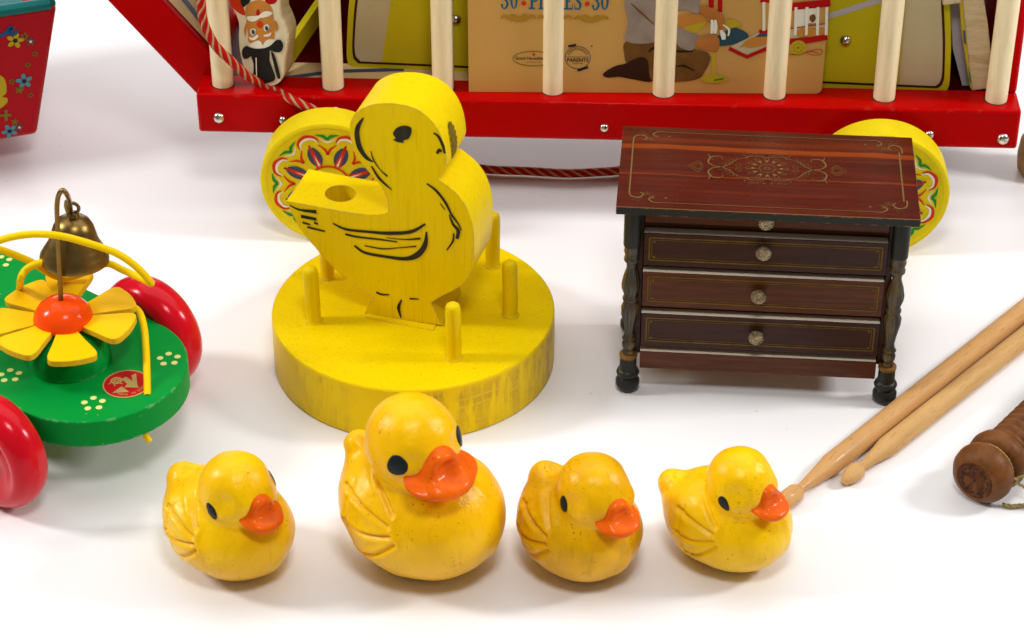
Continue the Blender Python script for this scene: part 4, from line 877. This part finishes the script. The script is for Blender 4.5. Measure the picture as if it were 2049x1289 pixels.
def duck(label, gx, gy, heading, headyaw, s=1.0, body=(.315, .275, .225), head=(.04, 0, .485), hr=(.172, .170, .168), tail=(-.30, 0, .40), eye=(78, -6, .026, .042, 20), bk=1.0, group=None, neck=.16, seed=0, grooves=1.0, hpitch=0, bwid=.112, dm='duck'):
    G = onz(gx, gy, 0); hd = R(heading); th = R(headyaw-heading); hc = np.array(head)
    # head frame: rotate about z
    hp_ = R(hpitch)
    f = np.array([math.cos(th)*math.cos(hp_), math.sin(th)*math.cos(hp_), -math.sin(hp_)]); sd = np.array([-math.sin(th), math.cos(th), 0]); u = np.cross(f, sd)
    HF = [f, sd, u]
    rng = np.random.RandomState(seed); ph = rng.rand(6)*6
    def Fbody(X, Y, Z):
        bz = body[2]
        d = ell(X, Y, Z, (0, 0, bz*.98), body)
        # fuller chest in front
        d = smin(d, ell(X, Y, Z, (.10, 0, bz*1.02), (body[0]*.70, body[1]*.86, bz*.92)), .06)
        d = smin(d, ell(X, Y, Z, (-.11*body[0]/.315, 0, bz*1.30), (body[0]*.70, body[1]*.80, bz*.72)), .08)
        t = np.array(tail)
        d = smin(d, cap(X, Y, Z, (-.14, 0, .20), t-np.array([-.008, 0, .03]), .19, .072), .06)
        # scoop in the tail
        d = smax(d, -ell(X, Y, Z, t+np.array([.060, 0, .065]), (.034, .030, .050)), .045)
        dn = cap(X, Y, Z, (hc[0]*.6, hc[1]*.6, .20), hc-np.array([0, 0, .05]), neck+.03, neck*.82)
        d = smin(d, dn, .05)
        for sy in ():
            dw = ell(X, Y, Z, (-.07, sy*body[1]*.74, bz*1.22), (body[0]*.60, body[1]*.20, bz*.58), [(math.cos(R(12)), 0, -math.sin(R(12))), (0, 1, 0), (math.sin(R(12)), 0, math.cos(R(12)))])
            d = smin(d, dw, .05)
        # feather grooves
        A = np.abs(Y)
        ctr = (.105, bz*1.32); gs = body[2]/.225
        gd = np.full(X.shape, 9.)
        for (a_, L0, L1, cv) in ((146, .10, .30, -.02), (168, .09, .31, -.01), (190, .08, .30, .02), (213, .07, .28, .035)):
            pts = []
            for q in np.linspace(0, 1, 6):
                rr_ = L0+(L1-L0)*q; aa = R(a_)+cv*4*q*(1-q)*3
                pts.append((ctr[0]+gs*rr_*math.cos(aa), ctr[1]+gs*rr_*math.sin(aa)))
            gd = np.minimum(gd, seg2(X, Z, pts))
        pts = [(ctr[0]+gs*.285*math.cos(R(a_))*(1), ctr[1]+gs*.255*math.sin(R(a_))) for a_ in range(160, 262, 12)]
        gd2 = seg2(X, Z, pts)
        mask = np.clip((A-.10)/.05, 0, 1)
        d = d+mask*grooves*(.0155*np.exp(-(gd/.0090)**2)-.006*np.exp(-((gd-.022)/.016)**2)+.008*np.exp(-(gd2/.010)**2))
        d = d-.007*np.exp(-(Y/.028)**2)*np.clip((X-.12)/.12, 0, 1)
        d = smax(d, -(Z-.0), .03)
        return d
    def Fhead(X, Y, Z):
        d = ell(X, Y, Z, hc, hr, HF)
        # cheeks lower and fuller
        d = smin(d, ell(X, Y, Z, hc+f*.03-u*.035, (hr[0]*.92, hr[1]*1.02, hr[2]*.80), HF), .04)
        for sg in (-1, 1):   # shallow eye hollows
            e = hc+(f*math.cos(R(eye[0]-18))+sd*sg*math.sin(R(eye[0]-18)))*hr[0]*1.42+u*.05
            d = smax(d, -ell(X, Y, Z, e, (.085, .085, .07)), .05)
        return d
    def F0(X, Y, Z):
        d = smin(Fbody(X, Y, Z), Fhead(X, Y, Z), .028)
        d = d+.0022*np.sin(X*23+ph[0])*np.sin(Y*19+ph[1])*np.sin(Z*21+ph[2])+.0010*np.sin(X*61+ph[3])*np.sin(Y*57+ph[4])*np.sin(Z*49+ph[5])
        return d
    def Fbeak(X, Y, Z):
        tl_ = R(20); f2 = f*math.cos(tl_)-u*math.sin(tl_); u2 = f*math.sin(tl_)+u*math.cos(tl_); BF = [f2, sd, u2]
        c = hc+f*hr[0]*.95-u*.052*bk
        d = ell(X, Y, Z, c+f2*.012*bk, (.098*bk, bwid*bk, .023*bk), BF)
        d = smin(d, ell(X, Y, Z, c-f2*.02*bk+u2*.034*bk, (.078*bk, .064*bk, .066*bk), BF), .06*bk)
        d = smin(d, ell(X, Y, Z, c+f2*.075*bk+u2*.006*bk, (.045*bk, .075*bk, .022*bk), BF), .03*bk)
        d = smax(d, -ell(X, Y, Z, c+f2*.062*bk+u2*.062*bk, (.045*bk, .060*bk, .036*bk), BF), .03)
        return d
    root = thing('duck_figure', label, 'toy duck', (G.x, G.y, 0), hd, group)
    def mk_(name, Fn, lo, hi, h, mat, par):
        v, fc = snets(Fn, lo, hi, h)
        v = v*s
        me = bpy.data.meshes.new(name); me.from_pydata(v.tolist(), [], fc.tolist()); me.materials.append(M[mat])
        me.polygons.foreach_set('use_smooth', [True]*len(me.polygons)); me.update()
        o = bpy.data.objects.new(name, me); COL.objects.link(o); o.parent = par; return o
    top = hc[2]+hr[2]+.03
    bo_ = mk_('duck_body', F0, (-.50, -.36-(body[1]-.27), -.02), (body[0]+.12, .36+(body[1]-.27), top), .0068, dm, root)
    mk_('beak', Fbeak, tuple(hc+f*hr[0]-.20*bk), tuple(hc+f*hr[0]+.20*bk), .0050, 'beak', root)
    for sg in (-1, 1):
        ea, ee, ew, eh, et = eye
        dr = f*math.cos(R(ea))*math.cos(R(ee))+sd*sg*math.sin(R(ea))*math.cos(R(ee))+u*math.sin(R(ee))
        side = np.cross(u, dr); side /= np.linalg.norm(side); upv = np.cross(dr, side)
        ca, sa = math.cos(R(et*sg)), math.sin(R(et*sg)); s1 = side*ca+upv*sa; s2 = -side*sa+upv*ca
        def Fe(X, Y, Z):
            x, y, z = X-hc[0], Y-hc[1], Z-hc[2]
            a = (x*s1[0]+y*s1[1]+z*s1[2])/ew; b_ = (x*s2[0]+y*s2[1]+z*s2[2])/eh
            rr_ = np.hypot(a, b_); wob = 1+.05*np.sin(3*np.arctan2(b_, a)+ph[0])
            dd = (rr_-wob)*min(ew, eh); front = -(x*dr[0]+y*dr[1]+z*dr[2])+.05
            return np.maximum(np.maximum(F0(X, Y, Z)-.0045, dd), np.maximum(front, -F0(X, Y, Z)-.012))
        cc = hc+dr*hr[0]*.97; e_ = max(ew, eh)+.03
        mk_('eye', Fe, tuple(cc-e_), tuple(cc+e_), .0030, 'eye', root)
    return root
GR = 'yellow toy ducks lined up in front'
duck('small yellow duck at the left end, nearest the red-wheeled green toy', 464, 1121, -38, -47, group=GR, head=(.075, -.005, .490), hr=(.176, .172, .170), eye=(76, -8, .024, .043, -36), seed=1, s=1.0)
duck('biggest yellow duck with a wide orange beak and round black eyes', 850, 1116, -26, -51, s=1.0, group=GR, body=(.39, .355, .30), head=(-.035, -.04, .735), hr=(.218, .214, .220), tail=(-.36, .02, .585), eye=(53, 2, .049, .049, 0), bk=1.36, neck=.20, seed=2, hpitch=-2, bwid=.142, dm='duckbig')
duck('small yellow duck between the biggest duck and the duck near the drumsticks', 1158, 1124, -44, -55, group=GR, head=(.075, .01, .485), hr=(.180, .172, .168), tail=(-.24, 0, .43), body=(.285, .28, .225), eye=(88, -3, .025, .040, -18), bk=1.0, seed=3, bwid=.116, dm='duckdark')
duck('small yellow duck at the right end, hiding a drumstick tip', 1453, 1109, -28, -42, group=GR, head=(.06, -.03, .53), hr=(.172, .168, .168), tail=(-.33, 0, .38), eye=(79, -10, .026, .042, -38), grooves=.9, seed=4, s=.94, dm='ducklight')

# ------------------------------------------------------------------ green flower toy with bell
ZP0, ZP = .335, .485
toyc = onz(140, 720, ZP)
toy = thing('pull_toy', 'green wooden pull toy with red wheels, flower and brass bell', 'pull toy', (toyc.x, toyc.y, 0))
av = Vector((.80, -.60, 0)); nv = Vector((.60, .80, 0))
pc = Vector((-2.105, -1.095, 0)); pr = .475
FP = frame((pc.x, pc.y, 0), av, nv)
pts = [(pr*math.cos(a), pr*math.sin(a)) for a in np.linspace(-math.pi/2, math.pi/2, 40)]+[(-2.2, pr), (-2.2, -pr)]
b = MB(); b.prism(pts, FP, ZP0, ZP, 'green')
ptop = Matrix.Translation((0, 0, ZP))
for (px, py) in [(187, 808), (338, 719), (20, 752), (2, 524)]:
    c = onz(px, py, ZP)
    for k in range(5):
        a = R(90+k*72+8); b.disc(ptop, c.x+.046*math.cos(a), c.y+.046*math.sin(a), .0165, .0165, 'dots', z=.002)
b.build('platform', toy, bevel=.006)
# sticker
sc_ = onz(253, 769, ZP); SR = .118; FS = yawm((sc_.x, sc_.y, ZP+.002), R(22))
b = MB(); b.lathe([(SR, 0), (SR, .001)], FS, 'stickergold', 48); b.lathe([(SR*.93, .0012), (SR*.93, .0018)], FS, 'stickerred', 48)
b.poly(FS, [(-.062, -.058), (-.022, -.012), (.008, -.058), (.002, .0), (.04, -.052), (.078, .03), (.058, .048), (.038, -.002), (.022, .046), (.006, .006), (-.006, .012), (-.026, -.02)], 'stickergold', .004) if False else None
b.poly(FS, [(-.085, -.052), (-.005, -.075), (-.028, -.015)], 'stickergold', .003); b.poly(FS, [(-.018, -.028), (.052, -.060), (.018, .010)], 'stickergold', .0034)
b.poly(FS, [(.0, .0), (.045, -.05), (.066, .065), (.040, .055), (.034, .01), (.012, .055), (-.012, .045)], 'stickergold', .0038)
b.disc(FS, -.040, .042, .030, .030, 'stickergold', z=.003)
for k in range(6): b.disc(FS, -.040+.017*math.cos(k*1.047), .042+.017*math.sin(k*1.047), .004, .004, 'stickerred', z=.0045)
b.disc(FS, -.040, .042, .006, .006, 'stickerred', z=.0045)
for a_ in (190, 235, 290): b.ribbon(FS, [(-.04+.028*math.cos(R(a_)), .042+.028*math.sin(R(a_))), (-.04+.046*math.cos(R(a_+10)), .042+.046*math.sin(R(a_+10)))], .006, 'stickergold', .003)
tx = 'MADE IN GERMANY'
for i, ch in enumerate(tx):
    a = R(-128+i*8.2); b.text(ch, FS @ Matrix.Translation((.098*math.cos(a), .098*math.sin(a), 0)) @ Matrix.Rotation(a+math.pi/2, 4, 'Z'), .020, 'stickergold', z=.003)
b.build('sticker', toy)
b = MB(); F_ = frame((pc.x, pc.y, 0), av, nv); b.box(-.62, -.30, -.40, .40, .20, ZP0-.001, 'green', F=F_); b.build('axle_block', toy, bevel=.005)
wf = onz(-10, 900, .31); axm = Vector((0, 0, 0))
def redwheel(c, side):
    r_ = .315; t_ = .105
    prof = []
    for a in np.linspace(-90, 90, 21): prof.append((r_-.085+.085*math.cos(R(a)), t_*math.sin(R(a))))
    prof = [(0, -t_*.5), (r_-.15, -t_*.62)]+prof+[(r_-.13, t_*.80), (r_-.19, t_*.45), (.03, t_*.42), (0, t_*.42)]
    F = frame(c, av, (0, 0, 1))      # axis = av x z
    if side < 0: pass
    b = MB(); b.lathe(prof, F, 'wheelred', 80); o = b.build('wheel', toy, angle=60)
    s = MB(); s.lathe([(.035, 0), (.035, .03), (.02, .045), (0, .048)], F @ Matrix.Translation((0, 0, t_*.4)), 'metal', 20); s.build('hub_cap', o)
redwheel(Vector((wf.x, wf.y, .315)), -1)
wr = onz(304, 662, .315); redwheel(Vector((wr.x, wr.y, .315)), 1)
b = MB(); b.tube([(wf.x, wf.y, .315), (wr.x, wr.y, .315)], .02, 'metal'); b.build('axle', toy)
# flower
FB = Matrix.Translation((toyc.x, toyc.y, ZP+.0008))
b = MB(); b.lathe([(.208, 0), (.210, .01), (.200, .05), (.172, .10), (.125, .14), (.06, .155), (0, .156)], FB, 'green', 64); b.build('flower_base', toy)
ZF = ZP+.165; fc = onz(128, 648, ZF)
fcen = Vector((fc.x, fc.y, ZF))
for a in (134, 92, 32, -17, -74, -126, -178):
    Fp = yawm(fcen+Vector((0, 0, .004 if a not in (92,) else .01)), R(a))
    if a == 92: Fp = Fp @ Matrix.Rotation(R(-8), 4, 'Y')
    Fp = Fp @ Matrix.Rotation(R(random.uniform(-3, 3)), 4, 'Y') @ Matrix.Rotation(R(random.uniform(-4, 4)), 4, 'X')
    o2 = cr([(.10, -.035), (.22, -.086), (.31, -.120), (.352, -.108), (.367, -.050), (.371, 0), (.367, .050), (.352, .108), (.31, .120), (.22, .086), (.10, .035)], 4, True)
    if a in (-76, -128): o2 = [(x*.93, y) for x, y in o2]
    s = MB(); s.prism(o2, Fp, 0, .036, 'petal', side='petaledge', back='petaledge'); s.build('petal', toy, bevel=.004)
b = MB(); b.lathe([(.02, -.02), (.135, -.004), (.150, .010), (.150, .020), (.140, .055), (.115, .090), (.075, .118), (.03, .130), (0, .131)], Matrix.Translation(fcen+Vector((0, 0, .02))), 'orange', 64)
b.build('flower_center', toy)
wz = ZF+.145
wb = onz(122, 602, wz); wxy = Vector((wb.x, wb.y, 0)); nq = Vector((0, 1, 0))
def wp(x, y, dy=0): return onp(x, y, wxy+Vector((0, dy, 0)), nq)
b = MB(); b.tube(cr([tuple(wp(*p)) for p in [(122, 606), (120, 560), (117, 500), (115, 450), (114, 415), (117, 392), (125, 381), (133, 388)]]+[tuple(wp(*p, .10)) for p in [(138, 400)]]+[tuple(wp(*p, .20)) for p in [(141, 420), (137, 424), (133, 413), (134, 403)]], 8), .0125, 'brass', 12); b.build('bell_hanger', toy)
bc = wp(149, 515, .20); Fb_ = Matrix.Translation((bc.x, bc.y, bc.z)) @ Matrix.Rotation(R(4), 4, 'Y') @ Matrix.Rotation(R(-1), 4, 'X')
b = MB(); b.lathe([(.150, .002), (.166, -.010), (.174, -.006), (.172, .012), (.160, .034), (.1585, .039), (.150, .050), (.149, .055), (.136, .078), (.122, .108), (.112, .145), (.102, .180), (.084, .212), (.058, .232), (.030, .240), (.0, .242)], Fb_, 'brass', 72)
bell = b.build('bell', toy, angle=50)
b = MB(); b.lathe([(.03, .238), (.032, .246), (.024, .262), (.0, .266)], Fb_, 'brass', 20); rc = Fb_ @ Vector((0, 0, .288))
b.tube([(rc.x+.030*math.cos(a), rc.y, rc.z+.030*math.sin(a)) for a in np.linspace(0, 2*math.pi, 28)], .0095, 'brass', 8); b.build('bell_loop', bell)
# yellow feeler wires
def wire(pts, name='yellow_wire'):
    b = MB(); b.tube(cr([tuple(onp(x, y, wxy+Vector((0, d, 0)), nq)) if z is None else tuple(onz(x, y, z)) for (x, y, d, z) in pts], 10), .0185, 'yellowwire', 14); b.build(name, toy)
wire([(-60, 510, -.2, None), (0, 481, -.18, None), (60, 469, -.16, None), (118, 472, -.13, None), (180, 488, -.10, None), (235, 508, -.08, None), (275, 536, -.06, None), (302, 566, -.03, None), (288, 560, .06, None), (245, 540, .14, None), (210, 528, .22, None), (150, 552, .26, None), (110, 552, .26, None), (60, 523, .25, None), (0, 499, .22, None), (-60, 480, .2, None)])
wire([(39, 590, 0, ZP+.02), (41, 560, .1, None), (50, 542, .11, None), (68, 530, .12, None), (90, 526, .13, None), (120, 535, .15, None)])
wire([(225, 612, 0, ZP+.15), (258, 613, 0, ZP+.17), (278, 624, -.0, ZP+.17), (288, 655, 0, ZP+.15), (292, 700, 0, ZP+.1), (294, 750, 0, ZP+.04), (295, 792, 0, ZP-.01)])
b = MB(); q = onz(300, 884, .27); b.tube([q+Vector((-.05, .03, .08)), q+Vector((-.02, .01, .03)), q], .016, 'yellowwire'); b.build('wire_end', toy)

# ------------------------------------------------------------------ drumsticks
def stick(label, p0, p1, prof, mat, r):
    a = onz(*p0, r*.8); c = onz(*p1, r); d = (c-a).normalized(); L = (c-a).length+2.5
    F = frame(a, d.orthogonal(), None, d) if False else None
    zx = d; xx = Vector((0, 0, 1)).cross(zx).normalized(); yy2 = zx.cross(xx)
    Fm = Matrix((xx, yy2, zx)).transposed().to_4x4(); Fm.translation = a
    root = thing('drumstick', label, 'drumstick', (a.x, a.y, 0), 0, 'pair of wooden drumsticks')
    b = MB(); pr_ = [(rr, z) for rr, z in prof]+[(r, L)]
    o = bpy.data.objects
    b.lathe(pr_, Matrix.Identity(4), mat, 36)
    me = bpy.data.meshes.new('stick_shaft'); me.from_pydata([tuple(v) for v in b.v], [], b.f); me.materials.append(M[mat])
    me.polygons.foreach_set('use_smooth', [True]*len(me.polygons)); me.update(); me.set_sharp_from_angle(angle=R(40))
    ob2 = bpy.data.objects.new('stick_shaft', me); COL.objects.link(ob2); ob2.parent = root
    ob2.matrix_basis = WM(root).inverted() @ Fm
    return root
stick('darker drumstick with its blunt tip behind the right-end yellow duck', (1584, 992), (2049, 622), [(0, -.12), (.030, -.115), (.044, -.09), (.049, -.03), (.047, .03), (.038, .052), (.025, .06), (.026, .09), (.038, .19), (.052, .30), (.057, .33), (.0575, .6), (.0575, 1.2)], 'hick', .0575)
stick('paler drumstick with a full acorn tip on the white table', (1708, 947), (2049, 676), [(0, -.09), (.012, -.088), (.026, -.075), (.040, -.04), (.047, 0), (.044, .035), (.030, .055), (.023, .062), (.024, .08), (.034, .17), (.050, .26), (.054, .285), (.0545, .30), (.055, .7)], 'hick2', .055)

# ------------------------------------------------------------------ turned handle and twine
hr_ = .155; ha = onz(1950, 962, hr_); hd_ = (onz(2045, 874, hr_)-ha).normalized(); hd_.z = 0; hd_.normalize()
xx = Vector((0, 0, 1)).cross(hd_).normalized(); Fh = Matrix((xx, hd_.cross(xx), hd_)).transposed().to_4x4(); Fh.translation = ha
handle = thing('wooden_grip', 'ribbed brown wooden grip with dark flat end and twine', 'wooden grip', (ha.x, ha.y, 0))
prof = [(.104, -.0), (.110, .003), (.134, .018), (.153, .052), (.158, .09), (.150, .125), (.132, .14), (.120, .142), (.120, .168), (.135, .172), (.153, .19), (.158, .225), (.150, .26), (.130, .272), (.108, .28)]
z = .28
for i in range(20):
    r_ = .124+.008*math.sin(i/20*3)
    prof += [(r_-.018, z+.003), (r_-.003, z+.013), (r_+.001, z+.024), (r_-.002, z+.038), (r_-.020, z+.052)]; z += .055
prof += [(.12, z+.01), (.15, z+.05), (.15, z+.2), (.0, z+.22)]
b = MB(); b.lathe(prof, Matrix.Identity(4), 'handle', 72)
b.lathe([(0, -.0005), (.1, -.0005)][::-1], Matrix.Identity(4), 'handleend', 48)
for k in range(14):
    a = 2*math.pi*k/14+.2; FE = Matrix.Rotation(math.pi, 4, 'X')
    b.disc(FE, .072*math.cos(a), .072*math.sin(a), .010+.003*math.sin(k*2), .0055, 'black', rot=a+math.pi/2+.3, z=.002)
b.disc(FE, 0, .0, .008, .008, 'black', z=.002)
me = bpy.data.meshes.new('grip_body'); me.from_pydata([tuple(v) for v in b.v], [], b.f)
for k in b.mats: me.materials.append(M[k])
me.polygons.foreach_set('material_index', b.mi); me.polygons.foreach_set('use_smooth', [True]*len(me.polygons)); me.update(); me.set_sharp_from_angle(angle=R(50))
hg = bpy.data.objects.new('grip_body', me); COL.objects.link(hg); hg.parent = handle; hg.matrix_basis = WM(handle).inverted() @ Fh
b = MB()
loop = [Fh @ Vector((.127*math.cos(a), .127*math.sin(a), .147)) for a in np.linspace(0, 2*math.pi, 40)]
b.rope(loop, .009, ['twine'], 16, 5)
kn_ = Fh @ Vector((-.135, -.02, .150)) if (Fh @ Vector((-.135, 0, .15))).x > (Fh @ Vector((.135, 0, .15))).x else Fh @ Vector((.135, -.02, .150))
print('knot', kn_)
for q in range(3): b.tube(cr([tuple(kn_+Vector((.018*math.cos(a+q), -.012, .018*math.sin(a+q*1.3)))) for a in np.linspace(0, 5, 7)], 4), .007, 'twine', 6)
def free(pts): b.rope(cr([tuple(p) for p in pts], 14), .008, ['twine'], 14, 5)
free([kn_, kn_+Vector((.04, -.01, .03)), kn_+Vector((.12, -.02, .035)), kn_+Vector((.3, 0, .0))])
free([kn_, kn_+Vector((.04, -.02, -.02)), kn_+Vector((.12, -.05, -.05)), kn_+Vector((.3, -.1, -.12))])
b.build('twine', handle)
b = MB(); b.rope(cr([tuple(onz(x, y, .012)) for x, y in [(2006, 1010), (2025, 1014), (2050, 1012), (2080, 1020), (2120, 1010)]], 16), .012, ['twine'], 12, 6)
tag(b.build('twine_end'), 'loose frayed twine end on the table below the ribbed wooden grip', 'twine')

# ------------------------------------------------------------------ red painted box, upper left
zb = .22; BXc = onz(75, 270, zb); byw = R(19); bxd = Vector((-math.cos(byw), -math.sin(byw), 0)); byd = Vector((-math.sin(byw), math.cos(byw), 0))
ptop_ = onp(115, 12, BXc+byd*(-.03), byd); hgt = ptop_.z-zb; out_ = (ptop_-BXc).dot(-bxd)
print('box h', hgt, out_)
box = thing('tin_box', 'red tapered box with teal rim and painted flowers beside the wagon', 'toy box', (BXc.x, BXc.y, 0))
Lb, Db = 2.2, 1.2
def bx(u, v, z): return BXc+bxd*u+byd*v+Vector((0, 0, z))
o_ = out_; fo = .03
bot = [bx(0, 0, 0), bx(Lb, 0, 0), bx(Lb, Db, 0), bx(0, Db, 0)]
tpv = [bx(-o_, -fo, hgt), bx(Lb+o_, -fo, hgt), bx(Lb+o_, Db+fo, hgt), bx(-o_, Db+fo, hgt)]
b = MB(); b.add(bot+tpv, [(3, 2, 1, 0), (1, 0, 4, 5), (0, 3, 7, 4), (3, 2, 6, 7)[::-1], (2, 1, 5, 6)[::-1], (4, 7, 6, 5)], 'tinred')
bxo = b.build('box_body', box, bevel=.03, seg=3)
b = MB(); cen_ = sum(tpv, Vector())/4; tpi = [t_+(cen_-t_).normalized()*.045+Vector((0, 0, .012)) for t_ in tpv]
for i in range(4): b.tube([tpi[i], tpi[(i+1) % 4]], .036, 'teal', 12)
b.build('rim', box)
b = MB(); b.add([bx(.26, .10, hgt+.03), bx(Lb-.1, .10, hgt+.03), bx(Lb-.1, Db-.1, hgt+.03), bx(.26, Db-.1, hgt+.03)], [(0, 1, 2, 3)], 'yellowlit'); b.add([bx(-.02, .0, hgt+.02), bx(Lb, .0, hgt+.02), bx(Lb, Db, hgt+.02), bx(-.02, Db, hgt+.02)], [(0, 1, 2, 3)], 'teal'); b.build('lid', box)
fe = (bot[0]-bot[1]).normalized(); ft = ((tpv[0]+tpv[1])/2-(bot[0]+bot[1])/2).normalized()
FX = frame(bot[0], fe, ft); 
if (FX.to_3x3() @ Vector((0, 0, 1))).y > 0: print('FX flipped')
nx_ = FX.to_3x3() @ Vector((0, 0, 1))
def bp(x, y): p = FX.inverted() @ onp(x*.2329, y*.2329, bot[0], nx_); return (p.x, p.y)
b = MB()
def flower(x, y, r_, mat, cm='black', rot=0):
    c = bp(x, y)
    for k in range(5):
        a = R(rot+k*72); b.disc(FX, c[0]+r_*.6*math.cos(a), c[1]+r_*.6*math.sin(a), r_*.42, r_*.27, mat, rot=a, z=.004)
    b.disc(FX, c[0], c[1], r_*.28, r_*.28, cm, z=.006)
flower(130, 347, .052, 'yellowprint'); flower(207, 695, .050, 'tinblue', rot=20); flower(82, 1125, .048, 'tinblue', rot=40)
flower(262, 355, .028, 'darkgrey', 'whiteink', 10); flower(210, 310, .024, 'tinolive'); flower(167, 770, .026, 'tinolive', 'tinolive'); flower(128, 1045, .022, 'tinolive', 'tinolive'); flower(165, 1092, .026, 'darkgrey', 'whiteink')
for x_, y_ in ((300, 462), (240, 555), (100, 700), (262, 815)): flower(x_, y_, .018, 'tinolive', 'reddark')
b.ribbon(FX, cr([bp(-40, 300), bp(20, 300), bp(70, 260), bp(100, 235), bp(90, 290), bp(130, 290), bp(150, 260)]), [.02, .025, .03, .02, .02], 'tindeep', .004)
b.poly(FX, cr([bp(*p) for p in [(-60, 640), (0, 645), (40, 680), (55, 750), (50, 800), (20, 830), (60, 840), (60, 880), (0, 930), (-60, 940)]], 4, True), 'yellowprint', .004)
for x_, y_ in ((20, 990), (60, 990)): pass
b.ribbon(FX, [bp(0, 990), bp(95, 985)], .018, 'tinolive', .005); b.ribbon(FX, [bp(50, 940), bp(52, 1035)], .018, 'tinolive', .0055)
join_into(bxo, b, box)
for u_ in (.9, 1.9):
    b = MB(); c = bx(u_, -.0, 0); b.lathe([(.22, -.1), (.22, 0)], frame((c.x, c.y, .22), bxd, (0, 0, 1)), 'wheelred', 40); 
    b.build('wheel', box, bevel=.01)
# ------------------------------------------------------------------ brown turned piece at the right edge
tc_ = onz(2086, 345, 0)
b = MB(); b.lathe([(.12, 0), (.155, .03), (.165, .12), (.155, .22), (.12, .27), (.115, .30), (.13, .33)], Matrix.Translation((tc_.x, tc_.y, 0)), 'brownwood', 40)
b.lathe([(.13, .331), (.145, .40), (.14, .85), (.10, .95), (0, .97)], Matrix.Translation((tc_.x, tc_.y, 0)), 'darkgrey', 40)
tag(b.build('wooden_peg_toy'), 'ochre and dark grey turned wooden piece at the wagon end', 'wooden toy')
